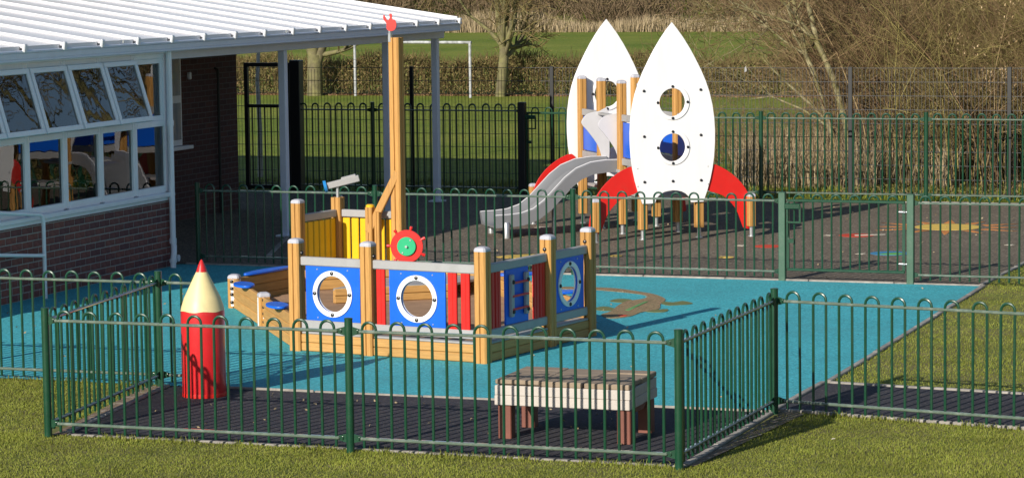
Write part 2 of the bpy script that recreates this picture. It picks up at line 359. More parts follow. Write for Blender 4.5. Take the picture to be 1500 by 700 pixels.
sheet('soil_strip_right', [(-5.25, 17.95), (-5.2, 17.98), (-5.02, 20.3), (-5.2, 20.4)], 0.002, SOIL)

# concrete edging stones
kerb = tag(bpy.data.objects.new('kerb', None), None, kind='structure'); COL.objects.link(kerb)
KM = {}
def edging(p0, p1, w_=0.05, seg=0.91, z=0.016):
    p0, p1 = Vector(p0), Vector(p1); L = (p1 - p0).length; n = max(1, round(L / seg)); s = L / n; a = math.atan2(p1.y - p0.y, p1.x - p0.x)
    key = (round(s, 3), w_)
    if key not in KM: KM[key] = MB().box((0, 0, -0.05), (s - 0.008, w_, 0.13), bev=0.006).mesh('kerb_stone', mt=KERB)
    for i in range(n):
        q = p0.lerp(p1, (i + .5) / n)
        place('kerb_stone', KM[key], kerb, (q.x, q.y, z - 0.016 + random.uniform(-.003, .003)), a + random.uniform(-.004, .004))
edging((-10.0, 17.955), (-5.25, 17.955), 0.04, z=.008); edging((-5.28, 18.0), (-5.28, 20.32)); edging((-10.03, 18.0), (-10.37, 20.3))
edging((-10.0, 20.325), (-5.32, 20.325), 0.022); edging((XR + .03, 21.93), (XR + .03, 28.9)); edging((-5.29, 20.36), (XR, 21.87))
edging((-14.5, 28.93), (-5.25, 28.93), 0.04); edging((-5.24, PB(-5.24)), (0, PB(0)), 0.055, 0.2); edging((-5.2, PT(-5.2)), (0, PT(0)), 0.05)
edging((-5.26, 28.97), (-5.17, 31.6), 0.045); edging((-20, 38.78), (3, 38.78), 0.05)
edging((-13.9, 29.9), (-14.65, 32.1), 0.06)

# flat inlaid shapes in the rubber
def inlay(name, pts, mt, parent, z=0.003):
    me = plate_mesh(name, [pts], 0.004, mt, upright=False); me.transform(Matrix.Translation((0, 0, z))); return place(name, me, parent)
def smooth_poly(pts, n=3):
    out = []; K = len(pts)
    for i in range(K):
        p0, p1, p2, p3 = (np.array(pts[(i + k - 1) % K]) for k in range(4))
        for j in range(n):
            t = j / n; out.append(tuple(0.5 * (2 * p1 + (p2 - p0) * t + (2 * p0 - 5 * p1 + 4 * p2 - p3) * t * t + (3 * p1 - p0 - 3 * p2 + p3) * t ** 3)))
    return out
inlay('lizard_body', smooth_poly([(-9.51, 27.75), (-9.15, 27.8), (-8.87, 27.75), (-8.59, 27.56), (-8.36, 27.37), (-8.18, 27.11), (-8.09, 26.89), (-8.04, 26.55), (-7.95, 26.23), (-7.98, 26.06), (-8.04, 25.87), (-8.04, 25.6), (-8.12, 25.41), (-8.22, 25.39), (-8.36, 25.62), (-8.35, 25.9), (-8.42, 26.34), (-8.45, 26.74), (-8.37, 26.88), (-8.34, 27.07), (-8.42, 27.26), (-8.61, 27.4), (-8.83, 27.5), (-9.1, 27.59), (-9.45, 27.57)]), LIZ, blue)
for q in ([(-8.62, 26.7), (-8.59, 26.89), (-8.44, 26.86), (-8.4, 26.64), (-8.51, 26.61)], [(-8.58, 26.07), (-8.54, 26.25), (-8.38, 26.12), (-8.35, 25.96), (-8.47, 25.93)],
          [(-8.16, 26.82), (-7.97, 26.74), (-7.9, 26.88), (-7.74, 26.69), (-7.87, 26.54), (-7.97, 26.51)], [(-8.14, 26.13), (-7.99, 26.11), (-7.86, 26.2), (-7.82, 25.98), (-7.98, 25.94)]):
    inlay('lizard_leg', smooth_poly(q), LIZL, blue, 0.0025)
inlay('lizard_stripe', [(-8.235, 26.0), (-8.25, 26.68), (-8.22, 26.74), (-8.19, 25.97)], LIZG, blue, 0.0065)
inlay('lizard_eye', circle(-8.13, 25.58, 0.05, 12), MRED, blue, 0.0065)
inlay('brown_patch', smooth_poly([(-10.2, 27.9), (-9.8, 28.3), (-9.6, 28.0), (-9.75, 27.75)]), LIZ, blue)
inlay('sun_disc', circle(-6.83, 35.25, 0.42), MYEL, grey)
for k in range(12):
    a = k * math.pi / 6 + .15; c_, s_ = math.cos(a), math.sin(a); r0, r1 = 0.52, 0.9 + 0.12 * (k % 2)
    inlay('sun_ray', [(-6.83 + r0 * c_ - .07 * s_, 35.25 + r0 * s_ + .07 * c_), (-6.83 + r1 * c_, 35.25 + r1 * s_), (-6.83 + r0 * c_ + .07 * s_, 35.25 + r0 * s_ - .07 * c_)], MORA, grey)
inlay('planet_disc', circle(-8.45, 32.38, 0.17), MRED, grey); inlay('planet_disc', circle(-7.72, 33.93, 0.22), MRED, grey)
inlay('planet_ring', [(-7.75, 33.95), (-7.4, 34.12), (-7.37, 34.02), (-7.72, 33.85)], MWHI, grey, 0.0065)
inlay('planet_disc', circle(-6.86, 31.9, 0.23), MBLU, grey); inlay('planet_land', smooth_poly([(-6.95, 31.75), (-6.8, 31.95), (-6.68, 31.85), (-6.75, 31.73)]), MGRN, grey, 0.0065)
for (x, y, r) in ((-8.78, 32.39, .09), (-7.17, 31.78, .08), (-6.81, 30.0, .09), (-5.68, 33.18, .08), (-8.05, 33.86, .08), (-12.6, 31.2, .1), (-11.9, 34.1, .13)):
    inlay('star_dot', [(x + r * (1 if k % 2 == 0 else .42) * math.cos(k * math.pi / 5), y + r * (1 if k % 2 == 0 else .42) * math.sin(k * math.pi / 5)) for k in range(10)], MWHI, grey)
inlay('moon_shape', smooth_poly([(-11.25, 30.45), (-10.95, 30.85), (-10.6, 30.75), (-10.75, 30.4)]), MYEL, grey); inlay('moon_shape', circle(-8.6, 31.05, .09, 16), MYEL, grey)
inlay('moon_shape', circle(-9.9, 30.9, .08, 16), MYEL, grey)

# ------------------------------------------------------------------ bow-top fences
HM = {}
def hoop_mesh(pitch, top, r=0.0108):
    key = (round(pitch, 4), top)
    if key not in HM:
        wv = pitch / 4; path = [(-wv, 0, 0.035)] + [(-wv, 0, top - wv)] + [(-wv * math.cos(k * math.pi / 8), 0, top - wv + wv * math.sin(k * math.pi / 8)) for k in range(1, 8)] + [(wv, 0, top - wv), (wv, 0, 0.035)]
        HM[key] = MB().tube(path, r, 8).mesh('hoop', True, GREEN)
    return HM[key]
PM = {}
def post_mesh(h, r, square=False, mt=None):
    key = (h, r, square)
    if key not in PM:
        mb = MB()
        if square: mb.box((0, 0, h / 2 - .05), (2 * r, 2 * r, h + .1), bev=0.006)
        else: mb.lathe([(r, -.1), (r, h - .012), (r * 1.06, h - .012), (r * 1.06, h - .003), (r * .85, h)], 16)
        PM[key] = mb.mesh('post', not square, mt or GREEN)
    return PM[key]
BR = MB()
BR.prism([(0.0, -.032), (0.0, .032), (0.075, .012), (0.075, -.012)], -.003, .003)
BRM = BR; 
br2 = MB(); br2.v = [(x, z, y) for x, y, z in BR.v]; br2.f = list(BR.f); br2.tube([(0.035, -.012, 0), (0.035, .012, 0)], .012, 8)
BRACK = br2.mesh('bracket', mt=GREEN)
def fence(name, label, p0, p1, posts, h=0.95, top=0.925, rails=(0.855, 0.096), r=0.029, group='green bow-top fencing', skip=(), sq=(), ends=(True, True)):
    """straight run; posts = distances along the run; a panel of rails and hoops spans each pair"""
    p0, p1 = Vector((*p0, 0)), Vector((*p1, 0)); a = math.atan2(p1.y - p0.y, p1.x - p0.x)
    t = thing(name, label, 'fence', p0, a, group)
    for i, q in enumerate(posts):
        if i in skip: continue
        s_ = i in sq
        place('post', post_mesh(h + (.0 if s_ else 0), 0.037 if s_ else r, s_, GATEG if s_ else GREEN), t, (q, 0, 0))
    for i in range(len(posts) - 1):
        a0, a1 = posts[i], posts[i + 1]; L = a1 - a0
        for z in rails:
            MB().box((L / 2, 0, 0), (L - 0.16, 0.034, 0.022), bev=0.007).build('rail', GRAIL, t, loc=(a0, 0, z))
            for sgn, b in ((1, a0), (-1, a1)):
                o = place('bracket', BRACK, t, (b + sgn * .028, 0, z)); o.rotation_euler = (0, 0, 0 if sgn > 0 else math.pi)
        n = max(1, round((L - 0.11) / 0.206)); pitch = (L - 0.11) / n; me = hoop_mesh(pitch, top, 0.0108 if top < 1 else 0.0135)
        for k in range(n):
            o = place('hoop', me, t, (a0 + .055 + (k + .5) * pitch + random.uniform(-.002, .002), 0, random.uniform(-.004, .003))); o.rotation_euler = (random.uniform(-.004, .004), random.uniform(-.004, .004), random.uniform(-.05, .05))
    return t
fence('bow_top_fence', 'green bow-top fence run in front of the red pencil and low table', (-10.1, 17.85), (-5.28, 17.85), [0, 2.41, 4.82])
fence('bow_top_fence', 'green bow-top fence run beside the red pencil, edging bare soil', (-10.1, 17.85), (-10.42, 20.28), [0, 2.45], skip=(0,))
fence('bow_top_fence', 'green bow-top fence run beside the low table, shading the grass', (-5.28, 17.85), (-5.25, 20.3), [0, 2.45], skip=(0,))
fence('bow_top_fence', 'green bow-top fence run between the red pencil and the brick wall', (-14.2, 20.22), (-10.42, 20.28), [0, 1.37, 3.78], skip=(2,))
fence('bow_top_fence', 'short green fence piece tucked behind the red pencil', (-10.42, 20.28), (-9.75, 20.28), [0, .52], skip=(0, 1))
fence('bow_top_fence', 'green bow-top fence run along the narrow black path', (-5.25, 20.3), (-0.45, 19.47), [0, 2.42, 4.87], skip=(0,))
fence('bow_top_fence', 'green bow-top fence run separating ship from rocket, ending at the gate', (-14.33, 28.93), (-7.39, 28.93), [0, 2.22, 4.575, 6.94], sq=(3,))
fence('bow_top_fence', 'green bow-top fence run from the gate hinge post across the grass corner', (-6.0, 28.93), (-0.8, 28.93), [0, 2.6, 5.2], sq=(0,))
fence('bow_top_fence', 'taller green bow-top fence run in front of the bare thicket', (-12.65, 38.9), (-0.65, 38.9), [0, 2.4, 4.8, 7.2, 9.6, 12.0], h=1.27, top=1.245, rails=(1.17, 0.1), r=0.031)
fence('bow_top_fence', 'taller bow-top fence run standing in the shade behind the white canopy', (-17.6, 38.9), (-13.9, 38.9), [0, 1.3, 3.7], h=1.37, top=1.345, rails=(1.25, 0.1), r=0.031, skip=(0, 2))

def gate(label, loc, L, h, top, rails, handle=True):
    t = thing('gate', label, 'gate', (*loc, 0), 0)
    mb = MB()
    for z in rails: mb.box((L / 2, 0, z), (L, .03, .03), bev=.006)
    for x in (0.012, L - .012): mb.box((x, 0, (rails[0] + rails[1]) / 2), (.03, .03, rails[0] - rails[1] - .03))
    mb.build('frame', GREEN, t)
    n = max(2, round((L - .06) / .206)); pitch = (L - .06) / n; me = hoop_mesh(pitch, top)
    if ('g', pitch) not in HM:
        wv = pitch / 4; b = [(-wv, 0, rails[1])] + [(-wv, 0, top - wv)] + [(-wv * math.cos(k * math.pi / 8), 0, top - wv + wv * math.sin(k * math.pi / 8)) for k in range(1, 8)] + [(wv, 0, top - wv), (wv, 0, rails[1])]
        HM[('g', pitch)] = MB().tube(b, .0105, 8).mesh('hoop', True, GREEN)
    for k in range(n): place('hoop', HM[('g', pitch)], t, (.03 + (k + .5) * pitch, 0, 0))
    lz = rails[0]
    MB().box((.07, -.03, lz - .06), (.17, .03, .06), bev=.008).box((.01, -.02, lz - .2), (.02, .03, .36)).box((.15, -.03, lz - .14), (.02, .02, .16)).box((.08, -.03, lz - .23), (.16, .02, .018)).box((.05, -.03, lz - .43), (.07, .03, .045)).build('latch', GREEN, t)
    for z in (lz - .1, rails[1] + .09):
        MB().tube([(L - .06, -.025, z), (L + .045, -.025, z)], .009, 8).lathe([(.016, -.008), (.016, .008)], 10, (L + .0, -.03, z)).build('hinge', STEEL, t, True)
    return t
gate('green bow-top gate with latch opening onto the blue surface', (-7.34, 28.93), 1.28, .95, .925, (.86, .12))
gate('taller gate beside the rocket slide in the back fence', (-13.83, 38.9), 1.12, 1.37, 1.30, (1.22, .12))
t = tag(MB().box((0, 0, .69), (.11, .11, 1.38), bev=.008).box((0, 0, .69), (.12, .06, 1.2)).build('gate_post', BLACKP, loc=(-13.9, 38.9, 0)), 'thick black square gate post behind the slide', 'post')
# dark tall access gate at the building corner
t = thing('access_gate', 'tall black framed gate between shaded brick wall and canopy post', 'gate', (-18.42, 38.9, 0))
mb = MB()
for x in (0.03, .74): mb.box((x, 0, .98), (.06, .06, 1.96))
for z in (1.93, .06): mb.box((.385, 0, z), (.65, .06, .06))
mb.box((.385, 0, 1.3), (.65, .05, .05)); mb.build('frame', BLACKP, t)
for k in range(6): place('bar', MB().tube([(0, 0, .09), (0, 0, 1.30)], .01, 6).mesh('bar', mt=BLACKP), t, (.12 + k * .105, 0, 0))
MB().box((.66, -.05, 1.1), (.09, .05, .2), bev=.01).build('lock_box', BLACKP, t)
tag(MB().box((0, 0, 1.0), (.17, .17, 2.0), bev=.01).build('gate_post', BLACKP, loc=(-17.56, 38.92, 0)), 'broad black gate post behind the middle of the canopy', 'post')

# welded mesh fence behind
def mesh_fence():
    t = thing('mesh_fence', 'tall welded wire mesh fence on slim dark posts before the field', 'fence', (-20.3, 39.6, 0))
    xs_ = [0.0, 2.3, 4.36, 6.63, 8.9, 11.2, 13.5, 15.8, 18.1, 20.4, 22.7]; pm = MB().box((0, 0, .93), (.06, .04, 1.9), bev=.004).mesh('post', mt=BLACKP)
    for x in xs_: place('post', pm, t, (x, 0, 0))
    for i in range(len(xs_) - 1):
        mb = MB(); L = xs_[i + 1] - xs_[i]; n = int(L / .055)
        V = []; Fq = []
        for k in range(n):
            x = .03 + (k + .5) * (L - .06) / n; mb.box((x, .024, .93), (.0048, .005, 1.82))
        for z in [0.06 + .2 * j for j in range(10)]:
            for dy in (.0185, .0295): mb.box((L / 2, dy, z), (L - .05, .006, .0075))
        o = mb.build('mesh_panel', WIRE, t, loc=(xs_[i], 0, 0)); o['kind'] = 'stuff'
    return t
mesh_fence()

# ------------------------------------------------------------------ building
bld = thing('glazed_extension', 'brick and white glazed school room with top-hung windows tilted open', 'building', (-14.55, 28.66, 0))
WX = -14.55
def W_(x, y): return (x + 14.55, y - 28.66)
wall = MB().box((-.1, -3.4, .39), (.19, 6.78, .80)).box((-1.4, -.05, 1.2), (2.6, .09, 2.4)).build('wall', MORTAR, bld)
bm_ = MB().box((0, 0, 0), (.02, .215, .065), bev=.004).mesh('brick', mt=BRICK); bh_ = MB().box((0, 0, 0), (.02, .1025, .065), bev=.004).mesh('brick', mt=BRICK)
for c in range(11):
    z = .0375 + c * .075; y = -.0 if c % 2 else -.1125
    if not c % 2: place('brick', bh_, wall, (-.0115, -.052, z))
    if z > .80: continue
    while y > -5.45:
        o = place('brick', bm_, wall, (-.0115 + random.uniform(-.0012, .0012), y - .1075, z)); y -= .225
MB().box((-.02, -3.4, .835), (.16, 6.86, .05), bev=.008).box((-.045, -3.4, .79), (.12, 6.83, .04)).build('window_sill', UPVC, bld)
# frames: mullions every 0.8 m
mul = [28.62 - 28.66, 27.84 - 28.66, 27.04 - 28.66, 26.24 - 28.66, 25.44 - 28.66, 24.64 - 28.66, 23.84 - 28.66, 23.04 - 28.66]
for i in range(len(mul) - 1):
    y1, y0 = mul[i], mul[i + 1]; yc = (y0 + y1) / 2; Lw = y1 - y0
    wf = thing('window', None, None, (0, 0, 0)); bpy.data.objects.remove(wf)
    fm = MB()
    for y in (y0 + .028, y1 - .028): fm.box((-.03, y, 1.66), (.07, .052, 1.58), bev=.006)
    for z, hh in ((.9, .08), (1.655, .07), (2.42, .06)): fm.box((-.03, yc, z), (.066, Lw - .11, hh), bev=.006)
    win = fm.build('window', UPVC, bld)
    MB().box((-.03, yc, 1.28), (.014, Lw - .11, .68)).build('pane', GLASS, win)
    zt, zb = 2.39, 1.69; hh = zt - zb
    openw = i >= 1
    sa = MB(); sw = .055; Ls = Lw - .03 if openw else Lw - .11
    for y in (-Ls / 2 + sw / 2, Ls / 2 - sw / 2): sa.box((0, y, -hh / 2), (.05, sw, hh - 2 * sw), bev=.005)
    for z in (-sw / 2, -hh + sw / 2): sa.box((0, 0, z), (.05, Ls, sw), bev=.005)
    if openw:
        sh = sa.build('sash', UPVC, win, loc=(.03, yc, zt)); sh.rotation_euler = (0, -R(16.5 + random.uniform(-1, 1)), 0)
        # pane sits in the sash plane as a sibling sub-part
        pn = MB().box((0, 0, -hh / 2), (.012, Ls - 2 * sw, hh - 2 * sw)).build('pane', GLASS, win, loc=(.03, yc, zt)); pn.rotation_euler = sh.rotation_euler
        st = MB().tube([(-.02, -Ls / 2 + .02, -hh + .05), (-.22, -Ls / 2 + .02, -hh * .55)], .008, 6).build('stay', BLACKP, win, loc=(.03, yc, zt)); st.rotation_euler = sh.rotation_euler
    else:
        sa.build('sash', UPVC, win, loc=(-.03, yc, zt)); MB().box((0, 0, -hh / 2), (.012, Ls - 2 * sw, hh - 2 * sw)).build('pane', GLASS, win, loc=(-.03, yc, zt))
MB().box((-.02, -3.4, 2.475), (.12, 6.84, .05)).box((-.02, -.005, 1.66), (.08, .045, 1.66)).build('head_frame', UPVC, bld)
# room inside
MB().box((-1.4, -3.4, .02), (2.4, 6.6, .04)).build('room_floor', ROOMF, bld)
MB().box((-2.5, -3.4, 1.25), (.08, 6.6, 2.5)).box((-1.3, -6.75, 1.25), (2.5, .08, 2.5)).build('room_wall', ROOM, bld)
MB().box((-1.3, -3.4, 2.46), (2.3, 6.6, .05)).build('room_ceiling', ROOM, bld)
# downpipe with a swan neck at the foot
MB().tube([(.06, -.06, 2.5), (.06, -.06, .30), (.075, -.07, .24), (.10, -.12, .17), (.10, -.145, .10), (.10, -.15, 0.0)], .034, 12).lathe([(.042, 1.62), (.042, 1.68)], 12, (.06, -.06, 0)).lathe([(.042, .27), (.042, .33)], 12, (.06, -.06, 0)).lathe([(.043, .06), (.043, .1)], 12, (.10, -.148, 0)).build('downpipe', UPVC, bld, True)
MB().tube([(-.02, .06, .09), (.07, .06, .09)], .04, 12).tube([(.05, .06, .09), (.072, .06, .09)], .028, 12).build('overflow_pipe', UPVC, bld, True)

# main brick block set back behind the canopy
mb_ = thing('brick_school_block', 'shade-darkened brick school block set back under the canopy', 'building', (-17.1, 35.85, 0))
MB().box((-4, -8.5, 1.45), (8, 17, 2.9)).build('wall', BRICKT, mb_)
MB().box((-4.65, -8.5, 3.65), (6.7, 17.1, 1.5)).build('unseen_upper_block', BRICKT, mb_)  # added out of view, raised so its shadow covers the access gate
MB().box((-4.65, -8.5, 4.45), (7.0, 17.4, .1)).build('roof', ROOFW, mb_)  # top slab of the added block, also out of view
wf = MB().box((.0, -2.25, 1.65), (.06, .9, 1.26), bev=.006).build('window', UPVC, mb_)
MB().box((.028, -2.03, 1.95), (.02, .36, .5)).box((.028, -2.03, 1.35), (.02, .36, .5)).box((.028, -2.5, 1.65), (.02, .36, 1.1)).build('pane', GLASS, wf)
MB().box((.04, -2.2, .99), (.14, 1.15, .05), bev=.006).build('window_sill', UPVC, mb_)
MB().tube([(.05, -.7, 0), (.05, -.7, 2.0), (.0, -.7, 2.02)], .02, 8).build('cable_pipe', BLACKP, mb_)
MB().box((.03, -1.55, 1.95), (.05, .05, .1), bev=.01).build('wall_light', UPVC, mb_)

# canopy
can = thing('canopy', 'white ribbed canopy roof with box gutter on slim steel posts', 'canopy', (-14.45, 37.65, 0))
SL = .15; LR = 3.6; ca = math.atan(SL)
rot = Matrix.Rotation(ca, 3, 'Y')
RC = lambda x, z: rot @ Vector((x, 0, z))
pan = MB().box(RC(-LR / 2, 0), (LR, .775, .03), rot).mesh('roof_panel', mt=ROOFW)
bar = MB(); bar.box(RC(-LR / 2 + .03, .028), (LR + .06, .055, .028), rot, .008)
barm = bar.mesh('glazing_bar', mt=RIB)
capm = MB().box(RC(-LR / 2 + .03, .049), (LR + .08, .04, .014), rot, .005).box(RC(.07, .018), (.03, .075, .095), rot, .012).mesh('bar_cap', mt=ROOFW)
NR = 19
for i in range(NR):
    y = -.02 - .8315 * i
    gb = place('glazing_bar', barm, can, (0, y, 2.60)); place('bar_cap', capm, gb)
    if i < NR - 1: place('roof_panel', pan, can, (0, y - .4157, 2.605)); MB().box((.012, 0, 0), (.022, .77, .055)).build('end_closer', ROOFW, can, loc=(0, y - .4157, 2.603))
LC = .8315 * (NR - 1) + .2
MB().box((-.02, -LC / 2 + .08, 2.53), (.13, LC, .075), bev=.012).box((.055, -LC / 2 + .08, 2.575), (.025, LC, .03), bev=.008).box((0.0, -LC / 2 + .08, 2.485), (.09, LC - .02, .03), bev=.008).build('gutter', POSTW, can)
MB().box((-.27, -4.3, 2.42), (.1, 8.8, .12), bev=.008).build('beam', POSTW, can)
MB().box(RC(-LR / 2, 0) + Vector((0, .045, 2.60)), (LR, .05, .14), rot).build('verge_trim', ROOFW, can)
pmm = MB().box((0, 0, 1.18), (.095, .095, 2.36), bev=.008).box((0, 0, .01), (.2, .2, .02)).mesh('post', mt=POSTW)
for y in (32.26, 35.7, 37.97 - .42): place('post', pmm, can, (-.29, y - 37.65, 0))
for y in (27.3, 28.5, 31.6): MB().lathe([(.012, 0), (.012, .03)], 8, (.07, y - 37.65, 2.60)).build('fixing', STEEL, can)

# ramp handrail by the wall
t = thing('handrail', 'white tubular ramp handrail standing beside the brick wall', 'handrail', (-14.41, 25.49, 0))
MB().tube([(0, 0, 0), (0, 0, .80), (0, -.015, .84), (0, -.05, .875), (0, -.09, .885), (0, -2.0, 1.09)], .021, 12).build('top_rail', UPVC, t, True)
MB().tube([(0, -.02, .45), (0, -2.0, .66)], .019, 12).build('lower_rail', UPVC, t, True)
MB().tube([(0, -1.6, 0), (0, -1.6, 1.03)], .02, 12).build('post', UPVC, t, True)

# ------------------------------------------------------------------ pencil
t = thing('pencil_bollard', 'giant red pencil with cream sharpened cone and red tip', 'pencil', (-9.85, 19.93, 0))
prof = [(.172, 0), (.175, .01), (.175, .66), (.172, .70), (.168, .715)]
MB().lathe(prof, 40).build('body', mat('pencil_red', (0.58, 0.018, 0.022), 0.32, 0.08, 6, coat=0.2, dirt=(5, (0.4, 0.06, 0.05), 0.3)), t, True)
n = 40; vs = []; fs = []
for (r, z) in ((.1755, .0), (.172, .70), (.168, .72), (.145, .79), (.045, .995)):
    for k in range(n):
        a = 2 * math.pi * k / n; zz = z if z > .5 else .688 + .004 * math.cos(6 * a)
        vs.append((r * math.cos(a), r * math.sin(a), zz))
for i in range(4):
    for k in range(n): fs.append((i * n + k, i * n + (k + 1) % n, (i + 1) * n + (k + 1) % n, (i + 1) * n + k))
MB().add(vs, fs).build('sharpened_cone', CREAM, t, True)
MB().lathe([(.046, .993), (.03, 1.04), (.012, 1.082), (.004, 1.092)], 20).build('tip', LEAD, t, True)
MB().lathe([(.177, .0), (.178, .015), (.177, .03)], 40).build('base_band', RED, t, True)

# ------------------------------------------------------------------ low table
t = thing('low_table', 'low table with stacked pale timber top on brown legs', 'table', (-6.39, 18.98, 0))
LEG = MB().box((0, 0, .12), (.10, .095, .25), bev=.006).mesh('leg', mt=TBROWN)
for x, y in ((-.44, -.27), (.46, -.27), (.46, .23), (-.44, .23)): place('leg', LEG, t, (x, y, 0))
for x in (-.44, .46): MB().add([(x - .03, -.2, .245), (x + .03, -.2, .245), (x + .03, .16, .245), (x - .03, .16, .245), (x - .03, -.1, .2), (x + .03, -.1, .2), (x + .03, .06, .2), (x - .03, .06, .2)], [(0, 1, 2, 3), (4, 7, 6, 5), (0, 4, 5, 1), (2, 6, 7, 3), (0, 3, 7, 4), (1, 5, 6, 2)]).build('bearer', TBROWN, t)
for lay in range(2):
    for j in range(4):
        MB().box((random.uniform(-.006, .006), 0, 0), (1.02, .1685, .0715), bev=.005).build('board', TWHITE, t, loc=(0, -.255 + j * .17, .281 + lay * .0725))
tops = [(-.33, .34), (.0, .33), (.335, .34)]
for x, Lx in tops:
    for j in range(4):
        MB().box((0, 0, 0), (Lx - .004, .166, .038 + random.uniform(-.004, .004)), bev=.006).build('top_slab', TTAN, t, loc=(x + random.uniform(-.006, .006), -.253 + j * .169, .408 + random.uniform(0, .008)), rz=random.uniform(-.012, .012))

# ------------------------------------------------------------------ ship
TH = R(9.8)
ship = thing('play_ship', 'timber play ship with blue porthole panels, red steering wheel and mast', 'play ship', (-8.32, 22.23, 0), -TH)
def gpost_mesh(name, wd, h, z0=0.0, mt=WOOD):
    """square timber post with chamfered corners and one groove down each face"""
    a = wd / 2; c = a * .22; gq = a * .11; gd = a * .34; pr = []
    for k in range(4):
        q = [(a, -a + c), (a, -gq), (a - gd, 0), (a, gq), (a, a - c)]
        ca_, sa_ = math.cos(k * math.pi / 2), math.sin(k * math.pi / 2)
        pr += [(x * ca_ - y * sa_, x * sa_ + y * ca_) for x, y in q]
    return MB().prism(pr, z0, h).mesh(name, mt=mt)
def cap_mesh(wd):
    a = wd / 2 * 1.02; vs = []; fs = []
    def ring(s, z):
        c = s * .25; return [(s, -s + c, z), (s, s - c, z), (s - c, s, z), (-s + c, s, z), (-s, s - c, z), (-s, -s + c, z), (-s + c, -s, z), (s - c, -s, z)]
    for s, z in ((a, 0), (a, .018), (a * .86, .032), (a * .5, .042)): vs += ring(s, z)
    for i in range(3):
        for k in range(8): fs.append((i * 8 + k, i * 8 + (k + 1) % 8, (i + 1) * 8 + (k + 1) % 8, (i + 1) * 8 + k))
    fs.append(tuple(range(24, 32))); fs.append(tuple(range(7, -1, -1)))
    return MB().add(vs, fs).mesh('cap', mt=CAP)
PW = .115; GP = gpost_mesh('post', PW, .965); CP = cap_mesh(PW); LP = gpost_mesh('post', PW, .30)
def sp(a, b, z=0): return (-a, b, z)
for (a, b) in ((0, 0), (1.16, 0), (1.92, 0), (0, 1.16), (0, 1.92), (4.27, 3.51), (4.27, 4.27)):
    o = place('post', GP, ship, sp(a, b)); 
    if (a, b) != (4.27, 4.27): place('cap', CP, o, (0, 0, .962))
BM = MB().lathe([(.019, -.012), (.019, 0), (.015, .01), (.005, .015)], 10, axis='y').mesh('bolt', True, BOLT)
for (a, b, r) in ((3.095, 1.175, 45), (4.27, 2.35, 20), (2.35, 4.27, 20), (1.175, 3.095, 45)):
    o = place('post', LP, ship, sp(a, b), R(r)); place('cap', CP, o, (0, 0, .298))
    MB().box((0, 0, .155), (.045, .122, .27)).box((0, 0, .155), (.122, .045, .27)).build('cover_strip', WHITEP, o)
    for z in (.06, .14, .2, .27): place('bolt', BM, o, (-.012, -.066, z), math.pi)
def seg(a0, b0, a1, b1): # local frame of an edge
    p0 = Vector(sp(a0, b0)); p1 = Vector(sp(a1, b1)); v = p1 - p0; return p0, p1, v.length, math.atan2(v.y, v.x)
def board(name, e, z, h, th, mt, off=0.0, trim=.115, parent=ship, bev=.008):
    p0, p1, L, an = seg(*e); c = (p0 + p1) / 2
    o = MB().box((0, off, 0), (L - trim, th, h), bev=bev).build(name, mt, parent, loc=(c.x, c.y, z), rz=an); return o
def panel_edge(e, items, zr=(.805, .24), fl=1):
    """rails and slats between two posts; items: (kind, centre distance from the first point)"""
    p0, p1, L, an = seg(*e)
    for z in zr: board('rail', e, z, .078, .05, GREYR)
    for kind, dd in items:
        q = p0.lerp(p1, dd / L); zc = (zr[0] + zr[1]) / 2
        if kind == 'red': place('slat', SLAT_R, ship, (q.x, q.y, zc), an)
        elif kind == 'yellow': place('slat', SLAT_Y, ship, (q.x, q.y, zc), an)
        elif kind in ('port', 'ladder'):
            out = -1 * fl
            if kind == 'port':
                o = place('porthole_panel', PORT, ship, (q.x, q.y, zc), an)
                rg = place('porthole_ring', RING, o, (0, out * .016, 0)); rg2 = place('porthole_ring', RING, o, (0, -out * .016, 0))
                for k in range(4):
                    c_, s_ = math.cos(k * math.pi / 2), math.sin(k * math.pi / 2)
                    b = place('bolt', BM, o, (.184 * c_, out * .022, .184 * s_)); b.rotation_euler = (0, 0, math.pi if out < 0 else 0)
                for sx_ in (-.16, .16):
                    for sz_ in (-.215, .215): place('screw', SCREW, o, (sx_, out * .0125, sz_)); 
            else:
                o = MB().box((0, 0, 0), (.40, .02, .485), bev=.003).build('ladder_panel', BLUE, ship, loc=(q.x, q.y, zc), rz=an)
                for sx_ in (-.13, .13): MB().box((sx_, out * .03, .01), (.05, .035, .37), bev=.006).build('ladder_side', GREYR, o)
                for k in range(3): MB().tube([(-.14, out * .045, -.11 + k * .115), (.14, out * .045, -.11 + k * .115)], .011, 8).build('ladder_rung', RED, o, True)
                for sx_ in (-.13, .13):
                    for sz_ in (-.13, .13): b = place('bolt', BM, o, (sx_, out * .05, sz_)); b.rotation_euler = (0, 0, math.pi if out < 0 else 0)
    return L
SLAT_R = MB().box((0, 0, 0), (.088, .024, .50), bev=.005).box((0, -.013, 0), (.012, .006, .5)).box((0, .013, 0), (.012, .006, .5)).mesh('slat', mt=RED)
SLAT_Y = MB().box((0, 0, 0), (.088, .024, .50), bev=.006).mesh('slat', mt=YELLOW)
sq_ = [(-.285, -.2425), (.285, -.2425), (.285, .2425), (-.285, .2425)]
PORT = plate_mesh('porthole_panel', [sq_, circle(0, 0, .163, 40)], .02, BLUE, .002); RING = plate_mesh('porthole_ring', [circle(0, 0, .207, 48), circle(0, 0, .161, 48)], .014, RINGW, .003)
SCREW = MB().lathe([(.007, -.003), (.007, .003)], 8, axis='y').mesh('screw', mt=STEEL)
panel_edge((1.92, 0, 1.16, 0), [('port', .39)])
panel_edge((1.16, 0, 0, 0), [('red', .13), ('port', .505), ('red', .86), ('red', .99)])
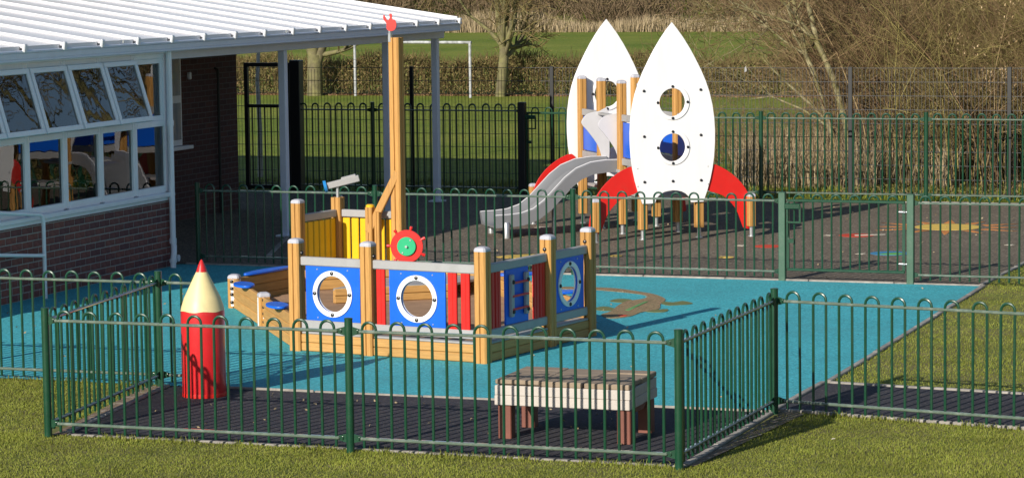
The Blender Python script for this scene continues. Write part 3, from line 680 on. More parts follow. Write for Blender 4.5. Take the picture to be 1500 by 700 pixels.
panel_edge((0, 0, 0, 1.16), [('red', .14), ('red', .25), ('ladder', .58), ('red', .93), ('red', 1.04)])
panel_edge((0, 1.16, 0, 1.92), [('port', .37)])
panel_edge((4.27, 3.51, 4.27, 4.27), [('yellow', .11 + k * .108) for k in range(6)], (.80, .20))
panel_edge((4.27, 4.27, 3.51, 4.27), [('yellow', .11 + k * .108) for k in range(6)], (.80, .20))
# hull boards: bottom boards at the stern sides, low walls elsewhere
for e in ((1.92, 0, 1.16, 0), (1.16, 0, 0, 0), (0, 0, 0, 1.16), (0, 1.16, 0, 1.92)):
    for k in range(2): board('hull_board', e, .040 + k * .077, .075, .07, PLANK, trim=.118)
    board('sill_board', e, .166, .02, .11, GREYR, off=.02, trim=.13)
for e in ((4.27, 2.35, 3.095, 1.175), (3.095, 1.175, 1.92, 0), (0, 1.92, 1.175, 3.095), (1.175, 3.095, 2.35, 4.27), (4.27, 2.35, 4.27, 3.51), (2.35, 4.27, 3.51, 4.27), (4.27, 3.51, 4.27, 4.27), (4.27, 4.27, 3.51, 4.27)):
    for k in range(3): board('hull_board', e, .05 + k * .098, .096, .045, PLANK, trim=.09)
# blue seats on the low walls
def seat(a, b, an, L=.46, wd=.17):
    pts = [(L / 2 * math.cos(t_) * (abs(math.cos(t_)) ** .0), wd / 2 * math.sin(t_)) for t_ in np.linspace(0, 2 * math.pi, 28, endpoint=False)]
    me = plate_mesh('seat', [pts], .022, BLUE, .004, upright=False); place('seat', me, ship, sp(a, b, .315), an)
an45 = seg(3.095, 1.175, 1.92, 0)[3]
for (a, b) in ((3.75, 1.78), (2.5, .53)): seat(a, b, an45, .42, .2)
seat(4.27, 2.93, math.pi / 2, .8); seat(.6, 2.5, an45 + math.pi / 2, .42, .2); seat(1.75, 3.68, an45 + math.pi / 2, .42, .2)
an45b = seg(0, 1.92, 1.175, 3.095)[3]
# raised decks towards the bow, stepping up across the ship
for (q0, q1, z0, z1, back) in (((3.3, 2.68), (2.42, 3.56), .05, .20, [(-2.42, 4.22), (-3.3, 4.22)]), ((4.22, 3.48), (3.48, 4.22), .05, .26, [(-4.22, 4.22)])):
    e = (*q0, *q1); nb = 2 if z1 < .3 else 4
    for k in range(nb): board('deck_riser', e, z0 + (k + .5) * (z1 - z0) / nb, (z1 - z0) / nb - .004, .04, PLANK, trim=0.02)
    pts = [(-q0[0], q0[1]), (-q1[0], q1[1])] + back
    MB().prism(pts[::-1], z1 - .02, z1 + .004).build('deck', GREYR, ship)
board('deck_riser', (3.3, 2.68, 3.3, 4.2), .125, .15, .04, PLANK, trim=.04)
# sand floor
hexa = [(-.08, .06), (-1.9, .06), (-4.2, 2.37), (-4.2, 4.2), (-2.36, 4.2), (-.06, 1.9)]
MB().add([(x, y, .05) for x, y in hexa], [tuple(range(6))]).build('sand_floor', SAND, ship)
# steering wheel
whl = plate_mesh('wheel_rim', [circle(0, 0, .144, 40)], .02, RED, .003)
wh = place('steering_wheel', whl, ship, sp(.82, .10, .965)); wh.rotation_euler = (0, 0, R(22))
hub = plate_mesh('hub', [circle(0, 0, .083, 32)], .02, HUBG, .003); place('hub', hub, wh, (0, -.018, 0))
HND = MB().tube([(0, 0, .13), (0, 0, .158)], .011, 8).tube([(0, 0, .158), (0, 0, .178)], [.015, .013], 8).mesh('handle', True, RED)
for k in range(7):
    o = place('handle', HND, wh); o.rotation_euler = (0, R(14 + 360 / 7 * k), 0)
MB().tube([(0, -.05, 0), (0, .12, 0)], .011, 8).lathe([(.007, -.034), (.007, -.026)], 8, (.035, 0, .055), 'y').lathe([(.007, -.034), (.007, -.026)], 8, (-.035, 0, -.055), 'y').build('axle', STEEL, wh)
MB().box((.03, .06, -.15), (.08, .05, .26), bev=.006).build('wheel_bracket', WOOD, wh)
# mast, brace, yellow-capped post
MAST = gpost_mesh('mast', .125, 2.66); ma = place('mast', MAST, ship, sp(3.51, 4.27))
SH = gpost_mesh('brace_post', .085, .885); o = place('brace_post', SH, ship, sp(3.78, 4.14)); MB().lathe([(.045, 0), (.045, .02), (.03, .03)], 16).build('cap', YELLOW, o, True, loc=(0, 0, .885))
o = place('brace_post', gpost_mesh('brace_post', .06, .84), ship, sp(3.66, 4.10))
p0, p1 = Vector(sp(3.80, 4.13, .62)), Vector(sp(3.49, 4.24, 1.26)); v = p1 - p0
MB().box((0, 0, 0), (.07, .075, v.length), v.to_track_quat('Z', 'Y').to_matrix(), .006).build('brace', WOOD, ship, loc=(p0 + p1) / 2)
MB().box((0, 0, 0), (.035, .04, .1), bev=.005).box((.0, 0, .05), (.02, .03, .1)).build('vane_bracket', STEEL, ma, loc=(-.04, -.045, 2.66))
van = smooth_poly([(-.11, .02), (-.065, -.05), (-.06, -.14), (.0, -.17), (.06, -.145), (.085, -.07), (.065, .0), (.02, .02), (.022, .075), (.005, .105), (-.02, .09), (-.012, .04), (-.035, .005), (-.06, .01), (-.085, .06), (-.105, .09)], 4)
place('wind_vane', plate_mesh('wind_vane', [[(x * .72, z * .66) for x, z in van]], .012, RED), ma, (-.02, -.06, 2.84), R(15))
# telescope on the far corner post
te = MB().tube([(0, 0, .96), (0, 0, 1.075)], .018, 10).build('telescope_stand', STEEL, ship, True, loc=sp(4.27, 4.27))
te2 = MB().box((0, .065, .93), (.03, .02, .1), bev=.004).build('telescope_clamp', STEEL, te)
dirv = Vector((.34, .22, .095)).normalized(); q = dirv.to_track_quat('X', 'Z').to_matrix()
tl = MB().box((0, 0, 0), (.36, .066, .068), q, .006).build('telescope', GREYR, te, loc=(.055, .02, 1.125))
MB().box((-.035, 0, 0), (.16, .086, .088), q, .006).build('telescope_barrel', GREYR, tl, loc=dirv * .10)
MB().tube([(0, 0, 0), dirv * .03], [.066, .062], 16).build('telescope_rim', TELEB, tl, True, loc=-dirv * .205)
for (a, b) in ((1.16, 0), (1.92, 0), (0, 1.16), (0, 1.92)):
    o = place('bolt', BM, ship, (-a + (.06 if b == 0 else .0), b - (.0 if b == 0 else .06), .875)); o.rotation_euler = (0, 0, -math.pi / 2 if b == 0 else math.pi)
# ------------------------------------------------------------------ rocket
rk = thing('rocket_tower', 'white twin-panel rocket climbing tower with red fins and grey slide', 'play tower', (-9.86, 33.04, 0), R(36))
half = [(0.0, 2.676), (.075, 2.585), (.152, 2.480), (.235, 2.35), (.305, 2.225), (.38, 2.08), (.44, 1.945), (.49, 1.80), (.525, 1.65), (.548, 1.49), (.557, 1.33), (.556, 1.2), (.545, 1.02), (.525, .88), (.495, .74), (.455, .60), (.40, .452)]
arch = [(.235, .452), (.228, .48), (.205, .525), (.165, .562), (.115, .588), (.06, .601), (0, .606)]
outl = half + arch + [(-x, z) for x, z in arch[::-1][1:]] + [(-x, z) for x, z in half[::-1][:-1]]
RP = plate_mesh('rocket_panel', [outl, circle(0, 1.693, .178, 40), circle(0, 1.137, .178, 40)], .022, WHITEP, .003)
RRG = plate_mesh('porthole_ring', [circle(0, 0, .218, 48), circle(0, 0, .172, 48)], .012, WHITEP, .003)
fin = smooth_poly([(.50, .915), (.715, .835), (.915, .665), (1.035, .455), (1.09, .17), (1.075, .10), (.95, .10), (.915, .16), (.835, .35), (.67, .515), (.44, .605), (.42, .76)], 3)
FINR = plate_mesh('fin', [fin], .018, RED, .002); FINL = plate_mesh('fin', [[(-x, z) for x, z in fin][::-1]], .018, RED, .002)
BM2 = MB().lathe([(.019, -.012), (.019, 0), (.014, .01), (.004, .013)], 10, axis='y').mesh('bolt', True, BOLT)
for yy, s_ in ((-.075, -1), (2.52, 1)):
    o = place('rocket_panel', RP, rk, (0, yy, 0))
    for z in (1.693, 1.137):
        place('porthole_ring', RRG, o, (0, s_ * .016, z)); place('porthole_ring', RRG, o, (0, -s_ * .016, z))
        for k in range(4):
            for s2 in (-1, 1):
                b = place('bolt', BM2, o, (.195 * math.cos(k * math.pi / 2), s2 * .022, z + .195 * math.sin(k * math.pi / 2))); b.rotation_euler = (0, 0, math.pi if s2 < 0 else 0)
    for x in (-.37, 0, .37):
        for z in (1.84, 1.28, .72):
            if x == 0 and z > 1: continue
            b = place('bolt', BM2, o, (x, s_ * .012, z)); b.rotation_euler = (0, 0, math.pi if s_ < 0 else 0)
    for x in (-.46, .46):
        for z in (.89, .67): place('screw', SCREW, o, (x, s_ * .0125, z))
    f2 = yy - s_ * .024
    place('fin', FINR, rk, (0, f2, 0)); place('fin', FINL, rk, (0, f2, 0))
RW = .105; TALL = gpost_mesh('post', RW, 1.905, .13); SHORT = gpost_mesh('post', .095, .50, .13); CP2 = cap_mesh(RW)
FOOT = MB().lathe([(.026, -.05), (.026, .14)], 12).lathe([(.045, .0), (.045, .012)], 12).mesh('post_foot', True, STEEL)
for x in (-.37, .37):
    for y in (0, .79, 1.62, 2.44):
        o = place('post', TALL, rk, (x, y, 0)); place('cap', CP2, o, (0, 0, 1.903)); place('post_foot', FOOT, o)
for x in (-1.02, 1.02):
    for y in (-.115, 2.56):
        o = place('post', SHORT, rk, (x, y, 0)); place('cap', cap_mesh(.095), o, (0, 0, .498)); place('post_foot', FOOT, o)
# platform and guard panels
MB().box((0, 1.205, .80), (.86, .93, .04), bev=.005).build('platform', GREYR, rk)
MB().box((0, .4, .52), (.66, .66, .04), bev=.005).build('step', GREYR, rk); MB().box((0, 2.03, .52), (.66, .66, .04), bev=.005).build('step', GREYR, rk)
for y0, y1 in ((0, .79), (1.62, 2.44)):
    for x in (-.37, .37):
        yc = (y0 + y1) / 2; L = y1 - y0 - .11
        for z in (1.47, .92): MB().box((x, yc, z), (.045, L, .085), bev=.006).build('rail', GREYR, rk)
        MB().box((x, yc, 1.195), (.018, L - .04, .44), bev=.003).build('guard_panel', BLUE, rk)
for z in (1.47, .92): MB().box((.37, 1.205, z), (.045, .71, .085), bev=.006).build('rail', GREYR, rk)
MB().box((.37, 1.205, 1.195), (.018, .68, .44), bev=.003).build('guard_panel', BLUE, rk)
# side wings at the slide entry
wing = smooth_poly([(-.66, 1.40), (-.58, 1.49), (-.42, 1.52), (-.30, 1.51), (-.30, .80), (-.385, .79), (-.40, .95), (-.455, 1.10), (-.59, 1.28), (-.645, 1.34)], 3)
WG = plate_mesh('slide_wing', [wing], .018, WINGG, .002)
place('slide_wing', WG, rk, (0, .86, 0)); place('slide_wing', WG, rk, (0, 1.545, 0))
MB().box((-.42, 1.2, 1.49), (.05, .68, .03)).build('entry_bar', GREYR, rk)
# slide: bed and raised sides swept along a profile
sp_top = [(-.34, .925), (-.55, .928), (-.76, .905), (-.95, .835), (-1.10, .725), (-1.24, .585), (-1.38, .445), (-1.52, .345), (-1.68, .295), (-1.84, .28), (-2.0, .276), (-2.03, .272)]
bed = [(x, z - (.13 if i > 0 else .12)) for i, (x, z) in enumerate(sp_top)]
ya, yb = .88, 1.53
prof_y = [(ya - .03, -.145), (ya - .035, .0), (ya - .025, .012), (ya + .025, .012), (ya + .035, 0), (ya + .05, -.09), (ya + .10, -.125), (yb - .10, -.125), (yb - .05, -.09), (yb - .035, 0), (yb - .025, .012), (yb + .025, .012), (yb + .035, 0), (yb + .03, -.145), (yb - .06, -.15), (ya + .06, -.15)]
vs = []; fs = []; n = len(prof_y)
for i, (x, z) in enumerate(sp_top):
    p, q = sp_top[max(0, i - 1)], sp_top[min(len(sp_top) - 1, i + 1)]; tx, tz = q[0] - p[0], q[1] - p[1]; l = math.hypot(tx, tz); nx2, nz2 = tz / l, -tx / l
    for (y, dz) in prof_y: vs.append((x + nx2 * dz, y, z + nz2 * dz))
for i in range(len(sp_top) - 1):
    for k in range(n): fs.append((i * n + k, i * n + (k + 1) % n, (i + 1) * n + (k + 1) % n, (i + 1) * n + k))
fs.append(tuple(range(n))); fs.append(tuple((len(sp_top) - 1) * n + k for k in range(n)))
sld = MB().add(vs, fs).build('slide', SLIDE, rk, True)
for y_ in (ya, yb): MB().tube([(x, y_, z + .010) for x, z in sp_top], .010, 8).build('slide_edge', WINGG, sld, True)
for x_, y_, h_, r_l in ((-1.88, ya - .035, .2, .042), (-1.88, yb + .03, .2, .042), (-1.15, 1.2, .45, .03)):
    MB().lathe([(r_l, 0), (r_l, h_ - .03), (r_l * .6, h_)], 14).build('slide_leg', STEEL, rk, True, loc=(x_, y_, 0))
# play panel inside the tower
MB().box((.30, .40, 1.12), (.02, .3, .26), bev=.004).build('play_panel', BLUE, rk)

# ------------------------------------------------------------------ goal
t = thing('football_goal', 'small white football goal frame with worn posts on the field', 'goal', (-29.1, 68.3, 0), math.atan2(-.7, 3.55))
MB().tube([(0, 0, 0), (0, 0, 1.43)], .036, 8).build('goal_post', GOALW, t); MB().tube([(3.6, 0, 0), (3.6, 0, 1.43)], .036, 8).build('goal_post', GOALW, t)
MB().tube([(-.045, 0, 1.43), (3.645, 0, 1.43)], .038, 8).build('crossbar', GOALW, t)

# ------------------------------------------------------------------ vegetation
def rv(s=1.0): return np.array([random.gauss(0, s), random.gauss(0, s), random.gauss(0, s)])
def grow(p, d_, L, r, level, out, maxl, up=.15, spread=.6, kids=(3, 5), wob=.12, rmin=.003, K=5):
    pts = [np.array(p, float)]; dv = d_ / np.linalg.norm(d_)
    for k in range(K - 1):
        dv = dv + rv(wob) + np.array([0, 0, up * .25]); dv /= np.linalg.norm(dv); pts.append(pts[-1] + dv * L / (K - 1))
    r1 = max(rmin, r * (.55 if level == 0 else .4)); rad = np.linspace(r, r1, K)
    out.append((np.array(pts), rad, level))
    if level >= maxl: return
    for c in range(random.randint(*kids)):
        t_ = random.uniform(.35 if level else .45, 1.0); i = min(K - 2, int(t_ * (K - 1))); fq = t_ * (K - 1) - i
        q = pts[i] * (1 - fq) + pts[i + 1] * fq; nd = dv + rv(spread) + np.array([0, 0, up])
        grow(q, nd, L * random.uniform(.5, .78), max(rmin, rad[i] * random.uniform(.45, .65)), level + 1, out, maxl, up, spread, kids, wob, rmin, K)
def tree(name, label, loc, stems, mt_trunk, mt_twig, maxl=4, kids=(4, 6), spread=.55, up=.2, rmin=.004, group=None):
    t = thing(name, label, 'tree', loc, 0, group); out = []
    trunks = []
    for pts, r0, r1 in stems:
        P = np.array(pts, float); trunks.append((P, np.linspace(r0, r1, len(P))))
    mb = MB()
    for P, rad in trunks: mb.tube([tuple(x) for x in P], list(rad), 9)
    big = []
    for P, rad in trunks:
        n_ = len(P)
        for i in range(1, n_):
            for c in range(2 if i < n_ - 1 else 4):
                if i < n_ * .45: continue
                dv = (P[i] - P[i - 1]); dv = dv / np.linalg.norm(dv) + rv(spread) + np.array([0, 0, .2])
                grow(P[i], dv, random.uniform(1.0, 1.7), rad[i] * random.uniform(.4, .65), 1, out, maxl, up, spread, kids, .14, rmin)
    mb.build('trunk', mt_trunk, t, True)
    A = [o for o in out if o[2] <= 2]; B = [o for o in out if o[2] > 2]
    if A: place('branches', tubes_mesh('branches', [o[0] for o in A], [o[1] for o in A], mt_trunk, 5), t)
    if B:
        o = place('crown', tubes_mesh('crown', [o[0] for o in B], [o[1] for o in B], mt_twig, 3), t)
    return t
random.seed(21)
tree('bare_tree', 'bare tree with single trunk forking low, by the hedge beside the goal', (-25.1, 68.6, -.02),
     [([(0, 0, 0), (.05, 0, .5), (.1, 0, 1.0), (.12, 0, 1.3)], .15, .12), ([(.1, 0, 1.15), (.02, 0, 1.6), (-.1, .1, 2.3), (-.2, .1, 3.2)], .10, .05), ([(.12, 0, 1.2), (.32, 0, 1.7), (.42, .1, 2.4), (.55, .1, 3.3)], .11, .05),
      ([(.1, 0, 1.3), (.16, .1, 2.0), (.2, .0, 2.8), (.25, .1, 3.8)], .09, .04), ([(.05, 0, 1.35), (-.35, .1, 1.75), (-.8, .0, 2.1), (-1.2, .1, 2.6)], .06, .025)], BARK, TWIG, 4, (4, 6), .62, .12, .006, 'bare trees along the hedge')
random.seed(5)
tree('bare_tree', 'stout bare tree with forked grey trunk seen under the canopy edge', (-30.4, 68.6, -.02),
     [([(0, 0, 0), (0, 0, .6), (.02, 0, 1.1)], .22, .2), ([(0, 0, 1.0), (-.2, 0, 1.5), (-.5, 0, 2.4), (-.9, 0, 3.4)], .15, .07), ([(.1, 0, .95), (.3, 0, 1.5), (.55, 0, 2.4), (.8, 0, 3.6)], .13, .06)], BARK, TWIG, 3, (3, 4), .6, .15, .006, 'bare trees along the hedge')
random.seed(9)
tree('birch_tree', 'slender speckled birch behind the black access gate', (-19.45, 41.6, -.02), [([(0, 0, 0), (.01, 0, .8), (-.02, 0, 1.6), (.05, 0, 2.6), (.1, 0, 3.6)], .045, .02)], BIRCH, TWIG, 3, (3, 5), .6, -.05, .003)
random.seed(33)
tree('leaning_tree', 'pale leaning twin-stemmed bare tree behind the mesh fence', (-9.5, 41.5, -.02),
     [([(.05, 0, 0), (-.05, 0, .5), (-.10, 0, .95), (-.30, 0, 1.65), (-.55, 0, 2.2), (-.72, .05, 2.85), (-.8, .1, 3.8)], .062, .034), ([(-.05, .25, 0), (-.27, .2, .44), (-.45, .2, 1.05), (-.63, .2, 1.69), (-.78, .2, 2.0), (-.85, .25, 2.3), (-1.0, .3, 2.85), (-1.15, .3, 3.6)], .052, .026),
      ([(-.63, .2, 1.66), (-.75, .2, 1.95), (-.98, .2, 2.35), (-1.05, .2, 2.9)], .03, .016), ([(-.3, .1, .9), (-.8, .3, 1.3), (-1.3, .3, 1.75), (-1.75, .4, 2.2)], .024, .010), ([(-.3, .3, .8), (-.9, .5, 1.15), (-1.4, .5, 1.35), (-1.75, .5, 1.3)], .022, .008)], BARKP, TWIG, 4, (3, 4), .6, .08, .004)

def thicket(name, label, cat, n_clump, xr, yr, hr, stems, mt, seed, lean=(-.35, 0), r0=(.007, .018), fill=None):
    """bare shrubs: arching stems with side twigs, one mass"""
    rg = np.random.default_rng(seed); paths = []; rads = []
    K = 5
    base = np.stack([rg.uniform(*xr, n_clump), rg.uniform(*yr, n_clump), np.zeros(n_clump)], 1)
    if fill is not None: base = base[fill(base)]
    n_clump = len(base)
    N = n_clump * stems; b = np.repeat(base, stems, 0); b[:, :2] += rg.normal(0, .15, (N, 2))
    H = rg.uniform(*hr, N); az = rg.uniform(0, 2 * np.pi, N); sp_ = rg.uniform(.1, .75, N)
    dx = np.cos(az) * sp_ + lean[0]; dy = np.sin(az) * sp_ + lean[1]
    tt = np.linspace(0, 1, K)
    P = np.zeros((N, K, 3)); P[:, :, 0] = b[:, 0:1] + (H * dx)[:, None] * tt ** 1.6; P[:, :, 1] = b[:, 1:2] + (H * dy)[:, None] * tt ** 1.6
    P[:, :, 2] = H[:, None] * (tt - .18 * tt ** 3 * sp_[:, None]); P[:, 1:, :] += np.cumsum(rg.normal(0, .07, (N, K - 1, 3)), axis=1)
    rr = rg.uniform(*r0, N); Rr = rr[:, None] * np.linspace(1, .35, K)
    allP = [P]; allR = [Rr]
    par, pr_ = P, Rr
    for lev, (nk, ls) in enumerate(((8, .36), (4, .5))):
        M_ = len(par); ii = np.repeat(np.arange(M_), nk); u = rg.uniform(.25 if lev == 0 else .3, .98, len(ii)) * (K - 1); k0 = np.minimum(u.astype(int), K - 2); fr = (u - k0)[:, None]
        p = par[ii, k0] * (1 - fr) + par[ii, k0 + 1] * fr; dv = par[ii, k0 + 1] - par[ii, k0]; sl_ = np.linalg.norm(par[:, -1] - par[:, 0], axis=1)[ii]
        dv /= np.linalg.norm(dv, axis=1, keepdims=True) + 1e-9; dv = dv + rg.normal(0, .75, dv.shape); dv /= np.linalg.norm(dv, axis=1, keepdims=True)
        Ln = sl_ * ls * rg.uniform(.5, 1.2, len(ii)); Q = np.zeros((len(ii), K, 3))
        for k in range(K): Q[:, k] = p + dv * (Ln * tt[k])[:, None] + np.array([0, 0, .10 if lev else .05]) * (Ln * tt[k] ** 2)[:, None] + rg.normal(0, .02, p.shape) * (k > 0)
        rq = np.maximum(.0024, pr_[ii, k0] * .5)[:, None] * np.linspace(1, .45, K)
        allP.append(Q); allR.append(rq); par, pr_ = Q, rq
    o = place(name, tubes_mesh(name, np.concatenate(allP), np.concatenate(allR), mt, 3)); tag(o, label, cat, kind='stuff'); return o
edge = lambda b: b[:, 0] > -9.6 + (b[:, 1] - 41) * -.25
thicket('bare_thicket', 'dense thicket of bare brown shrubs filling the corner behind the mesh fence', 'thicket', 230, (-10.2, 3), (41.2, 46.5), (1.6, 4.2), 6, TWIGB, 3, (-.25, -.05), fill=edge)
thicket('olive_thicket', 'olive stemmed bare shrubs tangled through the brown thicket by the fence', 'thicket', 130, (-8.9, 2.5), (41.0, 44.0), (1.5, 4.0), 6, TWIGO, 4, (-.2, -.05), fill=None)
thicket('back_thicket', 'deep brown bare thicket massed behind the olive stems', 'thicket', 190, (-11.5, 4), (45.5, 50.5), (2.0, 5.0), 5, TWIGB, 14, (-.1, 0), (.010, .022), fill=lambda b: b[:, 0] > -10.6 + (b[:, 1] - 45) * -.3)
thicket('low_scrub', 'low bare scrub on the bank below the leaning tree', 'scrub', 40, (-13.0, -9.0), (42.5, 47), (.4, 1.1), 6, TWIGB, 6, (-.2, 0), (.004, .008))
# thick stems inside the thicket
random.seed(77); out = []
for k in range(16):
    x = random.uniform(-8.6, -3); y = random.uniform(42.5, 45); grow((x, y, -.02), np.array([random.uniform(-.7, .25), random.uniform(-.2, .2), 1.0]), random.uniform(2.2, 3.6), random.uniform(.015, .034), 0, out, 2, .1, .5, (2, 4), .1, .005)
o = place('thicket_stems', tubes_mesh('thicket_stems', [q[0] for q in out], [q[1] for q in out], BARKP, 5)); tag(o, 'pale mossy stems standing among the thicket twigs', 'thicket', kind='stuff')
# tall bare trees rising above the thicket (they show in the tilted window panes)
random.seed(91); LB = 'tall bare tree rising above the thicket behind the mesh fence'
for k, (x, y, hgt, lb) in enumerate(((-7.4, 47.0, 9, LB), (-5.2, 46.0, 11, LB), (-3.0, 48.0, 12, LB), (-.6, 46.5, 11, LB), (2.0, 50.0, 12, LB), (-6.2, 50.0, 12, LB))):
    st = [([(0, 0, 0), (.1, 0, hgt * .25), (-.1, .1, hgt * .5), (.2, 0, hgt * .75), (.1, 0, hgt)], .13, .03)]
    for c in range(5):
        z0 = random.uniform(2.5, hgt * .6); a = random.uniform(0, 6.28); l = random.uniform(2, 4); st.append(([(0, 0, z0), (l * .3 * math.cos(a), l * .3 * math.sin(a), z0 + l * .3), (l * .6 * math.cos(a), l * .6 * math.sin(a), z0 + l * .75), (l * .8 * math.cos(a), l * .8 * math.sin(a), z0 + l * 1.2)], .05, .02))
    tree('tall_tree', lb, (x, y, -.02), st, BARK, TWIG, 3, (4, 6), .6, .1, .008, 'tall trees above the thicket')
# hanging pale seed bunches
P = []
for k in range(40):
    c = np.array([rng.uniform(-8.2, -5.5), rng.uniform(40.9, 42.5), rng.uniform(.9, 3.0)]); m_ = rng.integers(15, 45); P.append(c + rng.normal(0, 1, (m_, 3)) * np.array([.05, .05, .09]))
P = np.concatenate(P); o = place('seed_bunches', blades_mesh('seed_bunches', P, rng.uniform(.03, .06, len(P)), rng.uniform(.012, .02, len(P)), rng.uniform(.2, 1.2, len(P)), KEYS)); tag(o, 'pale dry seed bunches hanging in the thicket', 'seeds', kind='stuff')
# leaf litter / pale straw on the bank
def field_blades(name, label, cat, n_, poly, hr, wr, leanr, mt, z=0.0, keep=None):
    x = rng.uniform(poly[0], poly[1], n_); y = rng.uniform(poly[2], poly[3], n_); P = np.stack([x, y, np.full(n_, z)], 1)
    if keep is not None: P = P[keep(P)]
    n2 = len(P); h = rng.uniform(*hr, n2)
    o = place(name, blades_mesh(name, P, h, rng.uniform(*wr, n2), rng.uniform(*leanr, n2), mt)); tag(o, label, cat, kind='stuff'); return o
field_blades('dry_grass_bank', 'tall pale dead grass on the bank below the leaning tree', 'dry grass', 9000, (-11.6, -8.0, 41.0, 44.5), (.25, .95), (.008, .018), (.05, .5), STRAW, -.01, lambda P: (np.sin(P[:, 0] * 3.1) + np.sin(P[:, 1] * 2.3 + P[:, 0]) > -.9) & (P[:, 0] > -11.2 + (P[:, 1] - 41) * -.3))
field_blades('leaf_litter', 'brown leaf litter lying beneath the thicket', 'leaf litter', 9000, (-9.5, 0, 39.8, 44), (.02, .09), (.02, .05), (.5, 1.6), LEAFB, -.01)
field_blades('fence_foot_grass', 'rough grass growing along the foot of the mesh fence', 'grass', 9000, (-19, 0, 39.0, 41.2), (.03, .12), (.006, .012), (.1, .8), BLADE, -.01)
# hedge across the field
hx = rng.uniform(-42, -14, 26000); hyc = 69.6; hz_ = rng.uniform(0, 1, 26000)
top = .98 + .10 * np.sin(hx * 1.7) + .07 * np.sin(hx * 4.3 + 1); hy = hyc + rng.normal(0, .28, 26000)
P0 = np.stack([hx, hy, hz_ ** .8 * top * .92], 1); dv = rng.normal(0, .10, (26000, 3)) + np.array([0, 0, .16]); T = np.linspace(0, 1, 3)
o = place('clipped_hedge', tubes_mesh('clipped_hedge', P0[:, None, :] + dv[:, None, :] * T[None, :, None], np.repeat(np.linspace(.009, .004, 3)[None], 26000, 0), TWIG, 3))
tag(o, 'low clipped bare hedge running across the field behind the goal', 'hedge')
n_ = 26000; lx = rng.uniform(-42, -14, n_); P = np.stack([lx, hyc + rng.normal(0, .26, n_), rng.uniform(0, 1, n_) * (.95 + .1 * np.sin(lx * 1.7))], 1)
o2 = place('hedge_leaves', blades_mesh('hedge_leaves', P, rng.uniform(.03, .07, n_), rng.uniform(.03, .05, n_), rng.uniform(.3, 1.5, n_), LEAFB), o); o2['kind'] = 'stuff'
n_ = 9000; lx = rng.uniform(-42, -14, n_); P = np.stack([lx, rng.uniform(68.7, 69.4, n_), np.full(n_, -.01)], 1)
o2 = place('hedge_litter', blades_mesh('hedge_litter', P, rng.uniform(.02, .08, n_), rng.uniform(.03, .06, n_), rng.uniform(.8, 1.8, n_), mat('litter', (0.26, 0.15, 0.08), 0.9, island=True, col2=(0.15, 0.10, 0.04), spec=.2)), o); o2['kind'] = 'stuff'
# far edge of the field: pale reeds then brown scrub
def zfar(y): return np.clip(y - 139, 0, 40) * .13
n_ = 30000; fx = rng.uniform(-80, -12, n_); fy = 134.5 + rng.gamma(2.0, 1.1, n_); hh = rng.uniform(.25, 1.0, n_) * (1 + .5 * np.sin(fx * .6) * np.sin(fx * .23))
o = place('reed_strip', blades_mesh('reed_strip', np.stack([fx, fy, zfar(fy) - .02], 1), hh, rng.uniform(.02, .05, n_), rng.uniform(.05, .5, n_), STRAW)); tag(o, 'pale strip of dead reeds at the far edge of the field', 'reeds', kind='stuff')
NB = 420; cx = rng.uniform(-82, -10, NB); cy = rng.uniform(138.5, 158, NB); cr = rng.uniform(.8, 1.9, NB); ch = rng.uniform(1.2, 2.6, NB) + (cy - 138) * .12
per = 190; n_ = NB * per; ii = np.repeat(np.arange(NB), per); q = rng.normal(0, 1, (n_, 3)); q /= np.linalg.norm(q, axis=1, keepdims=True); q *= rng.uniform(.3, 1, n_)[:, None] ** .5
P0 = np.stack([cx[ii] + q[:, 0] * cr[ii], cy[ii] + q[:, 1] * cr[ii], zfar(cy[ii]) + np.abs(q[:, 2]) * ch[ii] * .95], 1)
dv = q * .35 + rng.normal(0, .25, (n_, 3)) + np.array([0, 0, .45]); dv *= rng.uniform(.5, 1.1, n_)[:, None]; T = np.linspace(0, 1, 3)
o = place('far_scrub', tubes_mesh('far_scrub', P0[:, None, :] + dv[:, None, :] * T[None, :, None], np.repeat(np.linspace(.028, .010, 3)[None], n_, 0), FARTW, 3)); tag(o, 'brown leafless scrub covering the rise beyond the field', 'scrub', kind='stuff')

# ------------------------------------------------------------------ lawn blades
def patch(x):  return .5 + .5 * np.sin(x[:, 0] * 2.1 + np.sin(x[:, 1] * 1.7) * 1.3) * np.sin(x[:, 1] * 2.6 + np.sin(x[:, 0] * 1.1))
def lawn(name, label, dens, boxes, keep=None):
    Ps = []
    for (x0, x1, y0, y1) in boxes:
        k = int(dens * (x1 - x0) * (y1 - y0)); Ps.append(np.stack([rng.uniform(x0, x1, k), rng.uniform(y0, y1, k), np.full(k, -.008)], 1))
    P = np.concatenate(Ps)
    if keep is not None: P = P[keep(P)]
    n2 = len(P); pt = patch(P)
    h = rng.uniform(.008, .023, n2) * (.7 + .6 * pt)
    o = place(name, blades_mesh(name, P, h, rng.uniform(.003, .006, n2), rng.uniform(.2, 1.3, n2), BLADE)); tag(o, label, 'grass', kind='stuff')
lawn('lawn_grass', 'short mown lawn grass in front of the bow-top fences', 7500, [(-11.6, -2.2, 15.2, 17.945), (-13.4, -10.25, 16.2, 20.33), (-5.2, -2.2, 17.9, 20.4)],
     lambda P: ((P[:, 0] < -10.12 - (P[:, 1] - 17.85) * .13) | (P[:, 1] < 17.945) | (P[:, 0] > -5.2)) & ~((P[:, 0] > -5.26) & (P[:, 1] > 20.40 - .176 * (P[:, 0] + 5.26))))
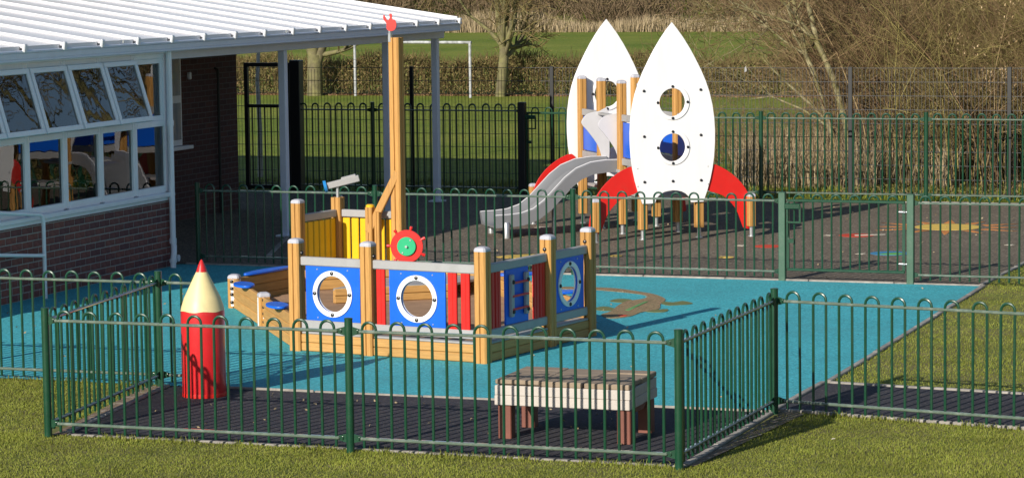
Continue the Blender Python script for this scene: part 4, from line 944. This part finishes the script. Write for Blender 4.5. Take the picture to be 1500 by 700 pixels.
P = np.concatenate([np.stack([rng.uniform(-14.3, -5.4, 110), rng.uniform(20.6, 28.7, 110), np.full(110, .004)], 1), np.stack([rng.uniform(-13, -4, 160), rng.uniform(29.2, 38.5, 160), np.full(160, .004)], 1), np.stack([rng.uniform(-9.9, -5.4, 60), rng.uniform(18.0, 20.2, 60), np.full(60, .004)], 1)])
o = place('fallen_leaves', blades_mesh('fallen_leaves', P, rng.uniform(.012, .03, len(P)), rng.uniform(.012, .025, len(P)), rng.uniform(1.2, 1.8, len(P)), STRAW)); tag(o, 'dry leaf scraps scattered over the rubber surfaces', 'leaves', kind='stuff')
fx = rng.uniform(-10.0, -5.3, 1500); rx = rng.uniform(-5.2, -2.2, 700)
P = np.concatenate([np.stack([fx, 17.87 + rng.normal(0, .035, 1500), np.full(1500, -.008)], 1), np.stack([rx, 20.36 - .176 * (rx + 5.26) + rng.normal(0, .025, 700), np.full(700, -.008)], 1), np.stack([rng.uniform(-13.4, -10.4, 900), 20.30 + rng.normal(0, .03, 900), np.full(900, -.008)], 1)])
keepm = np.sin(P[:, 0] * 5.3) + np.sin(P[:, 0] * 11.7 + 1) > -.4; P = P[keepm]
o = place('fence_tufts', blades_mesh('fence_tufts', P, rng.uniform(.025, .06, len(P)), rng.uniform(.004, .007, len(P)), rng.uniform(.1, .9, len(P)), BLADE)); tag(o, 'longer unmown grass tufts along the feet of the front fences', 'grass', kind='stuff')
lawn('corner_grass', 'triangle of mown grass right of the blue surface', 3000, [(-5.2, -1.0, 21.5, 31.4)], lambda P: P[:, 1] > 21.93 - .118 * (P[:, 0] + 5.2))

# small litter seen in the photograph
tag(MB().add([(0, 0, 0), (.03, .003, .01), (.035, .0, .04), (.02, -.006, .09), (.0, .004, .06), (.012, .012, .03)], [(0, 1, 5), (1, 2, 5), (2, 3, 5), (3, 4, 5), (4, 0, 5), (0, 4, 3), (0, 3, 2), (0, 2, 1)]).build('plastic_scrap', GREYR, loc=(-10.68, 39.60, 1.80)), 'scrap of white plastic snagged on top of the mesh fence', 'litter')
tag(MB().add([(0, 0, 0), (.014, .002, .004), (.026, .01, .002), (.03, .017, .006), (.012, .01, .008), (.01, .005, -.002)], [(0, 1, 4), (1, 2, 4), (2, 3, 4), (3, 0, 4), (0, 5, 1), (5, 2, 1), (5, 3, 2), (0, 3, 5)]).build('paper_scrap', MWHI, loc=(-4.55, 19.18, .016)), 'curled white paper scrap on the lawn near the fence shadow', 'litter')
